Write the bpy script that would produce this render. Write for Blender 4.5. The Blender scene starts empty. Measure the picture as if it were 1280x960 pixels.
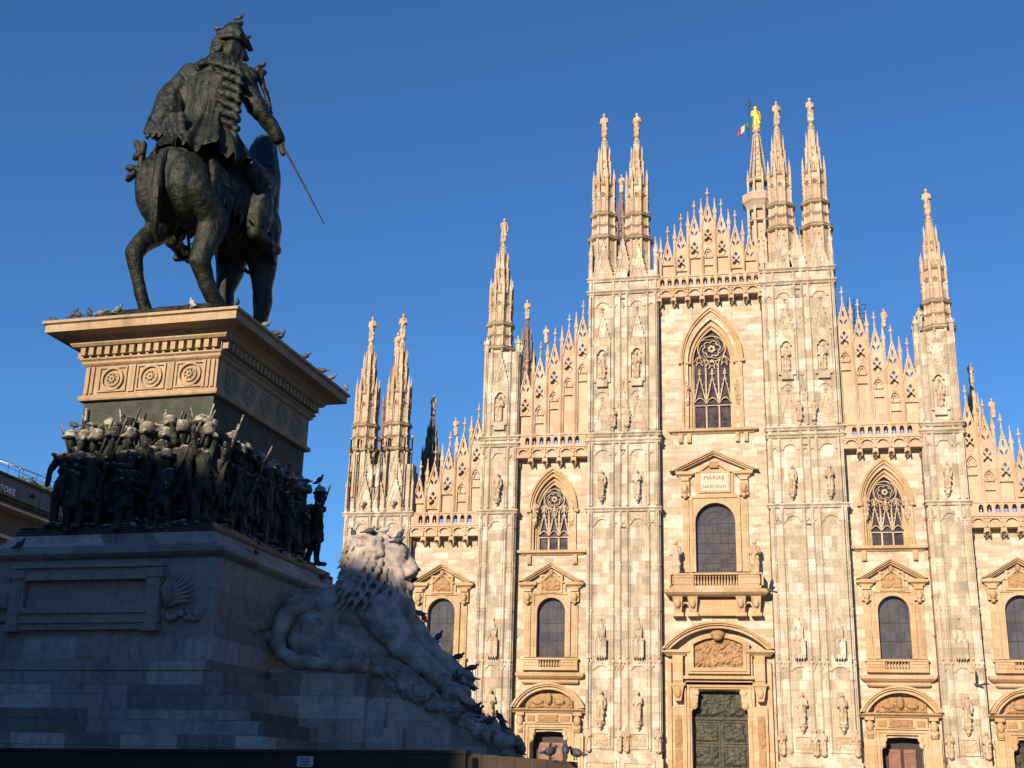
import bpy, bmesh, math, random
import numpy as np
from mathutils import Vector, Matrix, noise
from mathutils.geometry import tessellate_polygon
PI = math.pi; R = math.radians
sc = bpy.context.scene
COL = sc.collection

# ------------------------------------------------------------------ camera
CAM = Vector((5.6, -107.1, 1.6)); PITCH, ROLL, YAW = R(18.34), R(1.64), R(-12.59); FPX = 1559.0
fwd = Vector((math.sin(YAW) * math.cos(PITCH), math.cos(YAW) * math.cos(PITCH), math.sin(PITCH)))
rt0 = Vector((math.cos(YAW), -math.sin(YAW), 0)); up0 = rt0.cross(fwd)
RT = rt0 * math.cos(ROLL) + up0 * math.sin(ROLL); UP = up0 * math.cos(ROLL) - rt0 * math.sin(ROLL)
cam = bpy.data.objects.new("camera", bpy.data.cameras.new("camera")); COL.objects.link(cam); sc.camera = cam
cam.data.sensor_width = 36; cam.data.lens = 36 * FPX / 1280; cam.data.clip_end = 3000; cam.data.clip_start = .1
m4 = Matrix((RT, UP, -fwd)).transposed().to_4x4(); m4.translation = CAM; cam.matrix_world = m4

# ------------------------------------------------------------------ world, sun, exposure
SUN_H, SUN_E = R(14), R(19.0)                    # light travels towards heading 14 deg right of +Y
w = bpy.data.worlds.new("World"); sc.world = w; w.use_nodes = True
nt = w.node_tree; bg = nt.nodes["Background"]
sky = nt.nodes.new("ShaderNodeTexSky"); sky.sky_type = 'NISHITA'; sky.sun_disc = False
sky.sun_elevation = SUN_E; sky.sun_rotation = PI + SUN_H
sky.altitude = 0; sky.air_density = 1.0; sky.dust_density = .0; sky.ozone_density = 4.0
tint = nt.nodes.new("ShaderNodeMix"); tint.data_type = 'RGBA'; tint.blend_type = 'MULTIPLY'; tint.inputs[0].default_value = 1; tint.inputs[7].default_value = (.58, .96, 1.30, 1)
nt.links.new(sky.outputs[0], tint.inputs[6]); nt.links.new(tint.outputs[2], bg.inputs[0]); bg.inputs[1].default_value = .065
sl = bpy.data.lights.new("sun", 'SUN'); sl.energy = 5.0; sl.angle = R(.5); sl.color = (1, .815, .61)
so = bpy.data.objects.new("sun", sl); COL.objects.link(so)
sdir = Vector((math.sin(SUN_H) * math.cos(SUN_E), math.cos(SUN_H) * math.cos(SUN_E), -math.sin(SUN_E)))
so.rotation_euler = sdir.to_track_quat('-Z', 'Y').to_euler(); so.location = (-40, -200, 80)
sc.view_settings.view_transform = 'Standard'; sc.view_settings.look = 'None'
sc.view_settings.exposure = 0.73; sc.view_settings.gamma = 1
sc.render.engine = 'CYCLES'; sc.cycles.max_bounces = 5; sc.cycles.diffuse_bounces = 3

# ------------------------------------------------------------------ measuring helpers (ray through a picture point)
def ray(px, py):
    return (fwd * FPX + RT * (px - 640) - UP * (py - 480)).normalized()
def atY(px, py, Y):
    d = ray(px, py); return CAM + d * ((Y - CAM.y) / d.y)
MYAW = R(-3.0); EX = Vector((math.cos(MYAW), math.sin(MYAW), 0)); EY = Vector((-math.sin(MYAW), math.cos(MYAW), 0))
MO = Vector((-8.49, -79, 0))
MM = Matrix.Translation(MO) @ Matrix.Rotation(MYAW, 4, 'Z')
def wl(x, y, z): return MM @ Vector((x, y, z))
def monY(px, py, y):
    d = ray(px, py); o = MO + EY * y; return CAM + d * (((o - CAM) @ EY) / (d @ EY))
def monX(px, py, x):
    d = ray(px, py); o = MO + EX * x; return CAM + d * (((o - CAM) @ EX) / (d @ EX))

# ------------------------------------------------------------------ scene helpers
def tag(o, label=None, cat=None, group=None, kind=None):
    if label: o['label'] = label
    if cat: o['category'] = cat
    if group: o['group'] = group
    if kind: o['kind'] = kind
    return o
def empty(name, loc=(0, 0, 0), rz=0):
    o = bpy.data.objects.new(name, None); COL.objects.link(o); o.location = loc; o.rotation_euler = (0, 0, rz); return o
def link(name, mesh, parent=None, mat=None):
    o = bpy.data.objects.new(name, mesh); COL.objects.link(o)
    if parent: o.parent = parent
    if mat and not mesh.materials: mesh.materials.append(mat)
    return o
def inst(name, mesh, parent, loc, s=1, rz=0, rx=0, ry=0):
    o = link(name, mesh, parent); o.location = loc; o.rotation_euler = (rx, ry, rz)
    o.scale = (s, s, s) if not hasattr(s, '__len__') else s
    return o

class M:
    def __init__(s): s.v = []; s.f = []; s.s = []
    def add(s, vs, fs, smooth=False):
        b = len(s.v); s.v += [tuple(p) for p in vs]
        s.f += [tuple(i + b for i in f) for f in fs]; s.s += [smooth] * len(fs); return s
    def box(s, x0, x1, y0, y1, z0, z1):
        return s.add([(x0,y0,z0),(x1,y0,z0),(x1,y1,z0),(x0,y1,z0),(x0,y0,z1),(x1,y0,z1),(x1,y1,z1),(x0,y1,z1)],
              [(0,3,2,1),(4,5,6,7),(0,1,5,4),(1,2,6,5),(2,3,7,6),(3,0,4,7)])
    def frustum(s, x0, x1, y0, y1, z0, X0, X1, Y0, Y1, z1):
        return s.add([(x0,y0,z0),(x1,y0,z0),(x1,y1,z0),(x0,y1,z0),(X0,Y0,z1),(X1,Y0,z1),(X1,Y1,z1),(X0,Y1,z1)],
              [(0,3,2,1),(4,5,6,7),(0,1,5,4),(1,2,6,5),(2,3,7,6),(3,0,4,7)])
    def plate(s, outer, holes, y0, y1):
        loops = [outer] + list(holes); tri = tessellate_polygon([[Vector((p[0], p[1], 0)) for p in l] for l in loops])
        flat = [p for l in loops for p in l]; n = len(flat)
        vs = [(p[0], y0, p[1]) for p in flat] + [(p[0], y1, p[1]) for p in flat]; fs = []
        for t in tri:
            a, b, c = (flat[i] for i in t)
            cr = (b[0]-a[0])*(c[1]-a[1]) - (b[1]-a[1])*(c[0]-a[0])
            if abs(cr) < 1e-9: continue
            if cr < 0: t = (t[0], t[2], t[1])
            fs.append(t); fs.append((t[0]+n, t[2]+n, t[1]+n))
        k = 0
        for l in loops:
            m = len(l); area = sum(l[i][0]*l[(i+1) % m][1] - l[(i+1) % m][0]*l[i][1] for i in range(m))
            ccw = (area > 0) == (k == 0)
            for i in range(m):
                a, b = k + i, k + (i+1) % m
                fs.append((a, a+n, b+n, b) if ccw else (a, b, b+n, a+n))
            k += m
        return s.add(vs, fs)
    def band(s, pa, pb, y0, y1, ends=True):
        n = len(pa); vs = [(p[0], y0, p[1]) for p in pa] + [(p[0], y0, p[1]) for p in pb] + [(p[0], y1, p[1]) for p in pa] + [(p[0], y1, p[1]) for p in pb]
        fs = []
        for i in range(n - 1):
            fs += [(i, i+1, n+i+1, n+i), (2*n+i, 3*n+i, 3*n+i+1, 2*n+i+1), (i, 2*n+i, 2*n+i+1, i+1), (n+i, n+i+1, 3*n+i+1, 3*n+i)]
        if ends: fs += [(0, n, 3*n, 2*n), (n-1, 3*n-1, 4*n-1, 2*n-1)]
        return s.add(vs, fs)
    def cornice(s, x0, x1, yb, z, prof):
        m = len(prof); vs = []
        for d, h in prof:
            vs += [(x0-d, yb, z+h), (x0-d, yb-d, z+h), (x1+d, yb-d, z+h), (x1+d, yb, z+h)]
        fs = []
        for i in range(m - 1):
            for k in range(3): fs.append((4*i+k, 4*i+k+1, 4*i+4+k+1, 4*i+4+k))
        fs += [(3, 2, 1, 0), tuple(4*(m-1)+k for k in range(4))]
        return s.add(vs, fs)
    def ring4(s, x0, x1, y0, y1, z, prof):
        m = len(prof); vs = []
        for d, h in prof: vs += [(x0-d,y0-d,z+h),(x1+d,y0-d,z+h),(x1+d,y1+d,z+h),(x0-d,y1+d,z+h)]
        fs = [(3,2,1,0)]
        for i in range(m-1):
            for k in range(4): fs.append((4*i+k, 4*i+(k+1)%4, 4*i+4+(k+1)%4, 4*i+4+k))
        fs.append(tuple(4*(m-1)+k for k in range(4)))
        return s.add(vs, fs)
    def lathe(s, cx, cy, prof, n=8, smooth=False, rot=None, cap=True):
        rot = PI / n if rot is None else rot; vs = []; fs = []
        for r, z in prof:
            for k in range(n): a = rot + 2*PI*k/n; vs.append((cx + r*math.cos(a), cy + r*math.sin(a), z))
        for i in range(len(prof)-1):
            for k in range(n): fs.append((i*n+k, i*n+(k+1)%n, (i+1)*n+(k+1)%n, (i+1)*n+k))
        if cap: fs.append(tuple(range(n))[::-1]); fs.append(tuple((len(prof)-1)*n+k for k in range(n)))
        return s.add(vs, fs, smooth)
    def tube(s, pts, rad, n=6, smooth=True):
        pts = [Vector(p) for p in pts]; vs = []; fs = []; m = len(pts)
        if not hasattr(rad, '__len__'): rad = [rad]*m
        for i, p in enumerate(pts):
            t = (pts[min(i+1, m-1)] - pts[max(i-1, 0)]).normalized()
            a = t.orthogonal().normalized() if i == 0 else (a - t*(a@t)).normalized()
            b = t.cross(a)
            for k in range(n): q = 2*PI*k/n; vs.append(p + (a*math.cos(q) + b*math.sin(q))*rad[i])
        for i in range(m-1):
            for k in range(n): fs.append((i*n+k, i*n+(k+1)%n, (i+1)*n+(k+1)%n, (i+1)*n+k))
        fs += [tuple(range(n))[::-1], tuple((m-1)*n+k for k in range(n))]
        return s.add(vs, fs, smooth)
    def ell(s, c, r, nu=12, nv=8, rot=None):
        if not hasattr(r, '__len__'): r = (r, r, r)
        vs = []; fs = []; c = Vector(c)
        for j in range(nv+1):
            ph = PI*j/nv
            for k in range(nu):
                th = 2*PI*k/nu; p = Vector((r[0]*math.sin(ph)*math.cos(th), r[1]*math.sin(ph)*math.sin(th), r[2]*math.cos(ph)))
                if rot is not None: p = rot @ p
                vs.append(c+p)
        for j in range(nv):
            for k in range(nu): fs.append((j*nu+k, (j+1)*nu+k, (j+1)*nu+(k+1)%nu, j*nu+(k+1)%nu))
        return s.add(vs, fs, True)
    def cap(s, a, b, ra, rb, n=10):
        a, b = Vector(a), Vector(b); t = b-a; L = max(t.length, 1e-4); t /= L
        q = [(a - t*ra*math.cos(x), ra*math.sin(x)) for x in (.25, .7, 1.15, PI/2)] + [(b + t*rb*math.cos(x), rb*math.sin(x)) for x in (PI/2, 1.15, .7, .25)]
        return s.tube([p for p, _ in q], [max(r, .002) for _, r in q], n)
    def relief(s, x0, x1, z0, z1, y, amp, seed, nx=36, nz=22, thick=.05, figs=True):
        rnd = random.Random(seed); W, H = x1-x0, z1-z0
        X, Z = np.meshgrid(np.linspace(0, W, nx), np.linspace(0, H, nz)); h = np.zeros_like(X)
        for _ in range(int(26 + 34*W/max(H, .1))):
            cx, cz = rnd.uniform(.05, .95)*W, rnd.uniform(.1, .9)*H; a, b = rnd.uniform(.025, .08)*H, rnd.uniform(.05, .22)*H; t = rnd.uniform(-.9, .9) + (PI/2 if rnd.random() < .3 else 0)
            dx, dz = X-cx, Z-cz; u = dx*math.cos(t)+dz*math.sin(t); v_ = -dx*math.sin(t)+dz*math.cos(t)
            h = np.maximum(h, rnd.uniform(.5, 1)*np.exp(-(u/a)**2-(v_/b)**2))
        h[0, :] = h[-1, :] = 0; h[:, 0] = h[:, -1] = 0
        vs = [(x0+X[j, i], y - amp*h[j, i], z0+Z[j, i]) for j in range(nz) for i in range(nx)]
        fs = [(j*nx+i, j*nx+i+1, (j+1)*nx+i+1, (j+1)*nx+i) for j in range(nz-1) for i in range(nx-1)]
        s.add(vs, fs, True); return s
    def mesh(s, name, mat=None):
        me = bpy.data.meshes.new(name); me.from_pydata(s.v, [], s.f)
        me.polygons.foreach_set('use_smooth', s.s); me.update()
        if mat: me.materials.append(mat)
        return me
    def obj(s, name, mat, parent=None): return link(name, s.mesh(name, mat), parent)

class ML:                                           # several carved panels, each becoming an object of its own
    def __init__(s): s.l = []
    def relief(s, *a, **k): s.l.append(M().relief(*a, **k)); return s
    def ell(s, *a, **k): s.l[-1].ell(*a, **k)
    def obj(s, name, mat, parent): return [m_.obj(name, mat, parent) for m_ in s.l]
def arch(xc, w, z, h, n=14):                      # springing (xc-w,z) .. apex h above .. (xc+w,z); pointed when h > w
    if h >= w:
        Rr = (w*w + h*h)/(2*w); a1 = math.atan2(h, Rr - w) if Rr > w else PI/2; L = []
        for i in range(n+1):
            a = a1*i/n; L.append((xc - w + Rr - Rr*math.cos(a), z + Rr*math.sin(a)))
        return L + [(2*xc - x, y) for x, y in L[::-1]][1:]
    Rr = (w*w + h*h)/(2*h); a1 = math.asin(w/Rr)
    return [(xc + Rr*math.sin(-a1 + 2*a1*i/(2*n)), z + h - Rr + Rr*math.cos(-a1 + 2*a1*i/(2*n))) for i in range(2*n+1)]
def opening(xc, w, z0, zs, h, n=14): return [(xc-w, z0)] + arch(xc, w, zs, h, n) + [(xc+w, z0)]
def rect(x0, x1, z0, z1): return [(x0, z0), (x1, z0), (x1, z1), (x0, z1)]
def circ(x, z, r, n=14, a0=0): return [(x+r*math.cos(a0+2*PI*k/n), z+r*math.sin(a0+2*PI*k/n)) for k in range(n)]
def leaf(x, z, w, h, t=0, n=5):
    L = [(w*math.sin(PI*i/n), -h+2*h*i/n) for i in range(n+1)] + [(-w*math.sin(PI*i/n), h-2*h*i/n) for i in range(1, n)]
    return [(x + a*math.cos(t)-b*math.sin(t), z + a*math.sin(t)+b*math.cos(t)) for a, b in L]
def quatre(x, z, r, n=5, lobes=4, a0=0):
    L = []
    for k in range(lobes):
        c = a0 + 2*PI*k/lobes; cx, cz = x+.6*r*math.cos(c), z+.6*r*math.sin(c)
        for i in range(n+1):
            a = c - 1.75 + 3.5*i/n; L.append((cx+.42*r*math.cos(a), cz+.42*r*math.sin(a)))
    return L

VS = 0.85                                          # size of the skin's grid cells, coarser is faster
def organic(name, m, vox, mat=None, smooth=3, disp=0, dscale=1.0, fine=0, fscale=4., vert=1.0):
    """closed overlapping shapes -> one continuous skin, then carved folds from noise"""
    me = m.mesh(name); o = link(name, me)
    md = o.modifiers.new("r", 'REMESH'); md.mode = 'VOXEL'; md.voxel_size = vox*VS if vox > .0361 else vox
    if smooth: ms = o.modifiers.new("s", 'SMOOTH'); ms.iterations = smooth; ms.factor = .5
    dg = bpy.context.evaluated_depsgraph_get(); ev = o.evaluated_get(dg)
    nm = bpy.data.meshes.new_from_object(ev, depsgraph=dg); bpy.data.objects.remove(o); bpy.data.meshes.remove(me); nm.name = name
    if disp or fine:
        n_ = len(nm.vertices); co = np.empty(n_*3, np.float32); no = np.empty(n_*3, np.float32)
        nm.vertices.foreach_get('co', co); nm.vertex_normals.foreach_get('vector', no); co = co.reshape(-1, 3); no = no.reshape(-1, 3); dd = np.zeros(n_)
        for i in range(n_):
            x, y, z = map(float, co[i])
            if disp: dd[i] = disp*(1 - 2*abs(noise.noise(Vector((x*dscale, y*dscale, z*dscale*vert)))))
            if fine: dd[i] += fine*noise.noise(Vector((x*fscale, y*fscale, z*fscale)))
        nm.vertices.foreach_set('co', (co + no*dd[:, None]).astype(np.float32).ravel())
    nm.materials.clear()
    if mat: nm.materials.append(mat)
    nm.polygons.foreach_set('use_smooth', [True]*len(nm.polygons)); nm.update()
    return nm

# ------------------------------------------------------------------ materials
def nodes(name):
    m = bpy.data.materials.new(name); m.use_nodes = True; t = m.node_tree; return m, t, t.nodes["Principled BSDF"]
def ramp(t, stops, fac, const=False):
    r = t.nodes.new("ShaderNodeValToRGB"); e = r.color_ramp.elements
    if const: r.color_ramp.interpolation = 'CONSTANT'
    while len(e) < len(stops): e.new(.5)
    for k, (p, c) in enumerate(stops): e[k].position = p; e[k].color = (*c, 1)
    t.links.new(fac, r.inputs[0]); return r.outputs[0]
def mix(t, a, b, f, mode='MIX'):
    n = t.nodes.new("ShaderNodeMix"); n.data_type = 'RGBA'; n.blend_type = mode
    for i, s in ((6, a), (7, b)):
        if isinstance(s, tuple): n.inputs[i].default_value = (*s, 1)
        else: t.links.new(s, n.inputs[i])
    if isinstance(f, (int, float)): n.inputs[0].default_value = f
    else: t.links.new(f, n.inputs[0])
    return n.outputs[2]
def noise_n(t, vec, scale, detail=4, rough=.55):
    n = t.nodes.new("ShaderNodeTexNoise"); n.inputs['Scale'].default_value = scale; n.inputs['Detail'].default_value = detail; n.inputs['Roughness'].default_value = rough
    t.links.new(vec, n.inputs['Vector']); return n.outputs[0]
def mapr(t, v, a, b, c=0, d=1):
    n = t.nodes.new("ShaderNodeMapRange"); t.links.new(v, n.inputs[0])
    for k, x in enumerate((a, b, c, d)): n.inputs[k+1].default_value = x
    return n.outputs[0]
def bump(t, b, h, s, dist=.05):
    n = t.nodes.new("ShaderNodeBump"); n.inputs[0].default_value = s; n.inputs[1].default_value = dist; t.links.new(h, n.inputs['Height'])
    if b.inputs['Normal'].is_linked: t.links.new(b.inputs['Normal'].links[0].from_socket, n.inputs['Normal'])
    t.links.new(n.outputs[0], b.inputs['Normal'])
def flatvec(t, sx=1, sz=1):                       # wall coordinates: (x + y, z)
    g = t.nodes.new("ShaderNodeNewGeometry"); s = t.nodes.new("ShaderNodeSeparateXYZ"); t.links.new(g.outputs['Position'], s.inputs[0])
    a = t.nodes.new("ShaderNodeMath"); t.links.new(s.outputs[0], a.inputs[0]); t.links.new(s.outputs[1], a.inputs[1])
    c = t.nodes.new("ShaderNodeCombineXYZ"); t.links.new(a.outputs[0], c.inputs[0]); t.links.new(s.outputs[2], c.inputs[1])
    return c.outputs[0], g
def mapping(t, vec, sc_, loc=(0, 0, 0)):
    n = t.nodes.new("ShaderNodeMapping"); t.links.new(vec, n.inputs[0]); n.inputs['Scale'].default_value = sc_; n.inputs['Location'].default_value = loc; return n.outputs[0]
ALB = .60
def stone(name, stops, bw=1.6, bh=.8, mortar=.012, stain=.35, stainc=(.35, .27, .2), white=.0, bmp=.4, rough=.75, second=None, grain=.12, speck=.5):
    m, t, b = nodes(name); vec, g = flatvec(t); pos = g.outputs['Position']
    br = t.nodes.new("ShaderNodeTexBrick"); t.links.new(vec, br.inputs['Vector'])
    for k, v in (('Scale', 1), ('Brick Width', bw), ('Row Height', bh), ('Mortar Size', mortar), ('Mortar Smooth', .3), ('Bias', 0)): br.inputs[k].default_value = v
    br.inputs['Color1'].default_value = (0, 0, 0, 1); br.inputs['Color2'].default_value = (1, 1, 1, 1); br.inputs['Mortar'].default_value = (.5, .5, .5, 1)
    br.offset = .37; br.squash = 1.4; br.squash_frequency = 3
    stops = [(p, tuple(x*ALB for x in q)) for p, q in stops]; stainc = tuple(x*ALB for x in stainc)
    c = ramp(t, stops, br.outputs['Color'])
    if second:
        b2 = t.nodes.new("ShaderNodeTexBrick"); t.links.new(mapping(t, vec, (1, 1, 1), (3.3, .41, 0)), b2.inputs['Vector'])
        for k, v in (('Scale', 1), ('Brick Width', second[0]), ('Row Height', second[1]), ('Mortar Size', mortar), ('Bias', 0)): b2.inputs[k].default_value = v
        b2.inputs['Color1'].default_value = (0, 0, 0, 1); b2.inputs['Color2'].default_value = (1, 1, 1, 1); b2.offset = .5
        c2 = ramp(t, [(p, tuple(x*ALB for x in q)) for p, q in second[2]], b2.outputs['Color']); c = mix(t, c, c2, second[3])
    n1 = noise_n(t, mapping(t, pos, (1, 1, .3)), .45, 5, .6); c = mix(t, c, stainc, mapr(t, n1, .5, .8, 0, stain), 'MULTIPLY' if False else 'MIX')
    n2 = noise_n(t, pos, 6, 5, .6); c = mix(t, c, (.5, .5, .5), grain, 'MIX') if False else c
    hsv = t.nodes.new("ShaderNodeHueSaturation"); t.links.new(c, hsv.inputs['Color']); t.links.new(mapr(t, n2, .3, .7, 1-grain, 1+grain), hsv.inputs['Value']); c = hsv.outputs[0]
    n3 = noise_n(t, mapping(t, pos, (1, 1, .45)), 1.7, 6, .7); c = mix(t, c, tuple(x*.62 for x in stainc), mapr(t, n3, .54, .74, 0, speck))
    n4 = noise_n(t, mapping(t, pos, (2.6, 2.6, .10)), 1.0, 5, .65); c = mix(t, c, tuple(x*.5 for x in stainc), mapr(t, n4, .56, .72, 0, speck*.75))
    mo = mapr(t, br.outputs['Fac'], 0, 1, 0, .45); c = mix(t, c, (.12, .09, .07), mo)
    t.links.new(c, b.inputs['Base Color']); b.inputs['Roughness'].default_value = rough
    b.inputs['Specular IOR Level'].default_value = .3
    bump(t, b, n2, bmp, .07); inv = mapr(t, br.outputs['Fac'], 0, 1, 1, 0); bump(t, b, inv, .5, .02)
    return m
def plain(name, c1, c2=None, rough=.6, scale=3, metal=0, bmp=.2, spec=.4, bdist=.03):
    m, t, b = nodes(name); g = t.nodes.new("ShaderNodeNewGeometry"); n = noise_n(t, g.outputs['Position'], scale, 5, .6)
    t.links.new(mix(t, c1, c2 or tuple(x*.7 for x in c1), mapr(t, n, .35, .65)), b.inputs['Base Color'])
    b.inputs['Roughness'].default_value = rough; b.inputs['Metallic'].default_value = metal; b.inputs['Specular IOR Level'].default_value = spec
    bump(t, b, n, bmp, bdist); return m

W1, W2, W3, W4, W5, W6 = (.70, .57, .41), (.80, .71, .55), (.53, .42, .29), (.63, .51, .37), (.40, .35, .28), (.97, .90, .77)
PAL = [(0, W5), (.16, W3), (.36, W1), (.55, W4), (.72, W2), (.9, W6)]
MAT = {}
MAT['wall'] = stone('wall_marble', [(0, W3), (.2, W4), (.5, W1), (.8, W2), (1, W6)], 1.25, .62, .006, .45, (.48, .38, .27), second=(.8, .31, PAL, .4), speck=.45)
MAT['pier'] = stone('pier_marble', [(0, (.44, .37, .28)), (.25, W4), (.5, W1), (.75, W2), (1, W6)], .72, .66, .005, .5, (.45, .38, .30), second=(.52, .98, PAL, .58), speck=.6, bmp=1.0)
MAT['carve'] = stone('carved_marble', [(0, (.60, .44, .29)), (.5, (.70, .54, .37)), (1, (.78, .65, .48))], .7, .9, .006, .4, (.45, .33, .23), bmp=.9, speck=.6)
MAT['screen'] = stone('rosy_marble', [(0, (.66, .46, .29)), (.5, (.74, .54, .36)), (1, (.80, .62, .45))], .66, 1.3, .006, .3, (.5, .35, .24))
MAT['warm'] = stone('honey_stone', [(0, (.62, .42, .22)), (.5, (.70, .49, .28)), (1, (.78, .58, .37))], 2.2, .7, .005, .45, (.45, .28, .14), bmp=.5)
MAT['orange'] = stone('ochre_relief_stone', [(0, (.50, .30, .14)), (1, (.58, .37, .19))], 3, 2, .001, .5, (.34, .2, .1), bmp=.9)
MAT['tablet'] = plain('tablet_marble', (.47, .41, .30), (.40, .34, .24))
MAT['letters'] = plain('tablet_letters', (.10, .065, .04))
MAT['roof'] = plain('roof_marble', (.4, .34, .28))
MAT['darkspire'] = plain('dark_marble', (.10, .085, .08), (.22, .17, .14), .8, 1.2)  # darker marble for the spires set further back
def glassy(name, c, rough=.12, var=.5):
    m, t, b = nodes(name); vec, g = flatvec(t); br = t.nodes.new("ShaderNodeTexBrick"); t.links.new(vec, br.inputs['Vector'])
    for k, v in (('Scale', 1), ('Brick Width', .82), ('Row Height', .9), ('Mortar Size', 0)): br.inputs[k].default_value = v
    br.offset = 0; br.inputs['Color1'].default_value = (0, 0, 0, 1); br.inputs['Color2'].default_value = (1, 1, 1, 1)
    nn = noise_n(t, g.outputs['Position'], 1.1, 5, .7); cc = mix(t, c, tuple(x*(1+var*2.2) for x in c), br.outputs['Color']); t.links.new(mix(t, cc, (.10, .088, .08), mapr(t, nn, .42, .72, 0, .75)), b.inputs['Base Color'])
    t.links.new(mapr(t, nn, .3, .7, rough*.7, rough*1.5), b.inputs['Roughness']); b.inputs['Specular IOR Level'].default_value = .5
    bump(t, b, noise_n(t, g.outputs['Position'], 1.5, 2), .05, .03); return m
MAT['glass'] = glassy('leaded_window_glass', (.04, .036, .038), .07, .35)
MAT['stain'] = glassy('dark_stained_glass', (.025, .014, .012), .08, .4)
MAT['lead'] = plain('window_bar_lead', (.03, .025, .025))
MAT['pipe'] = plain('rusty_downpipe_copper', (.16, .08, .05), (.09, .05, .035), .7, 4)
MAT['bdoor'] = plain('bronze_door_patina', (.022, .026, .018), (.05, .045, .027), .55, 2.5, .3, .8, .4, .1)
MAT['wood'] = plain('brown_door_wood', (.20, .08, .045), (.12, .05, .03), .5, 2)
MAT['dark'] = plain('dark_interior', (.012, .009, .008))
MAT['gold'] = plain('gilded_copper', (.95, .60, .10), (.85, .48, .06), .42, 3, .55, .3)
MAT['iron'] = plain('dark_iron', (.05, .05, .055), None, .5, 6, .6)
def bronze(name, c1, c2, drop=0.0, dropc=(.42, .40, .33), rough=.42):
    m, t, b = nodes(name); g = t.nodes.new("ShaderNodeNewGeometry"); pos = g.outputs['Position']
    n = noise_n(t, pos, 2.2, 6, .6); n2 = noise_n(t, pos, 7, 5, .7)
    c = mix(t, c1, c2, mapr(t, n, .4, .62))
    if drop:
        s = t.nodes.new("ShaderNodeSeparateXYZ"); t.links.new(g.outputs['Normal'], s.inputs[0])
        a = t.nodes.new("ShaderNodeMath"); a.operation = 'MULTIPLY_ADD'; t.links.new(n2, a.inputs[0]); a.inputs[1].default_value = 1.6; t.links.new(s.outputs[2], a.inputs[2])
        c = mix(t, c, dropc, mapr(t, a.outputs[0], 1.55-drop, 1.75-drop))
    t.links.new(c, b.inputs['Base Color']); b.inputs['Metallic'].default_value = .15; b.inputs['Roughness'].default_value = rough; b.inputs['Specular IOR Level'].default_value = .35
    bump(t, b, n2, .8, .06); bump(t, b, n, .6, .12); return m
MAT['bronze'] = bronze('dark_green_bronze', (.004, .0055, .004), (.023, .029, .020), .06, (.085, .10, .07), .45)
MAT['bronze2'] = bronze('bird_streaked_bronze', (.010, .013, .010), (.032, .038, .029), .22, (.30, .28, .24), .6)
MAT['capmat'] = bronze('lime_streaked_bronze_cap', (.035, .036, .03), (.20, .18, .14), .36, (.38, .35, .29), .7)
MAT['slate'] = bronze('green_stained_stone', (.032, .040, .030), (.055, .064, .045), .0, rough=.7)
MAT['tan'] = stone('tan_cornice_stone', [(0, (.50, .36, .21)), (1, (.60, .45, .28))], 1.9, 5, .004, .4, (.34, .24, .15), bmp=.5)
MAT['gray'] = stone('grey_plinth_granite', [(0, (.26, .22, .19)), (.35, (.50, .41, .345)), (.8, (.63, .51, .43)), (1, (.84, .70, .6))], 1.35, .545, .008, .5, (.14, .15, .17), bmp=.5, grain=.2)
MAT['gray2'] = stone('grey_carved_granite', [(0, (.43, .355, .305)), (1, (.56, .45, .385))], 3.5, 3, .002, .5, (.18, .18, .19), bmp=.5, grain=.2)
MAT['lion'] = plain('weathered_lion_marble', (.42, .36, .32), (.18, .155, .135), .75, 2.6, 0, .9, .3, .08)
MAT['hoard'] = plain('black_hoarding', (.02, .017, .015), (.028, .024, .02), .6, 3)  # even near-black tone on the hoarding boards
MAT['board'] = plain('bare_wooden_boarding', (.13, .095, .062), (.08, .055, .038), .8, 2.5)
MAT['plate'] = plain('enamel_plate', (.42, .44, .48), (.3, .32, .36)); MAT['plateink'] = plain('plate_ink', (.06, .08, .12))
# ==BODY==
# ------------------------------------------------------------------ small figures shared by the facade
def figure_mesh(name, seed, mat, vox=.035, arm='fold'):
    """robed marble figure of height 1, facing -Y, standing on z = 0"""
    r = random.Random(seed); m = M(); lean = r.uniform(-.03, .03)
    m.cap((0, .0, .05), (lean, 0, .46), .115, .09); m.cap((lean*.5, 0, .4), (lean, 0, .74), .085, .10)
    m.cap((-.06+lean, 0, .755), (.06+lean, 0, .755), .048, .048); m.cap((lean, -.01, .78), (lean, -.015, .86), .028, .028)
    m.ell((lean, -.02, .915), (.048, .056, .07)); m.ell((0, 0, .03), (.125, .12, .04))
    m.cap((-.06, -.07, .05), (-.045, -.08, .5), .045, .05); m.cap((.07, -.05, .05), (.05, -.03, .5), .05, .05)
    for sx in (-1, 1):
        sh = (sx*.10+lean, 0, .75)
        if arm == 'fold' or r.random() < .4: el = (sx*.135+lean, -.03, .58); ha = (sx*.05, -.13, r.uniform(.56, .66))
        elif r.random() < .5: el = (sx*.13+lean, -.04, .6); ha = (sx*r.uniform(.06, .12), -.13, r.uniform(.62, .74))
        else: el = (sx*.135+lean, 0, .57); ha = (sx*.13, -.08, .42)
        m.cap(sh, el, .045, .037); m.cap(el, ha, .036, .024)
    m.cap((.02*r.choice((-1, 1)), -.1, .62), (.10*r.choice((-1, 1)), -.1, .25), .04, .03)
    return organic(name, m, vox, mat, 1, .020, 11, .006, 26, .35)
FIG = [figure_mesh('carved_statue', k, MAT['carve'], .019, 'fold' if k % 2 else 'x') for k in range(7)]
GOLDFIG = figure_mesh('gilded_madonna', 41, MAT['gold'], .022, 'x')

cath = tag(empty('cathedral'), 'pale marble gothic cathedral facade with spires, lit warm by low sun', 'cathedral')
rnd = random.Random(7)

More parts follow.
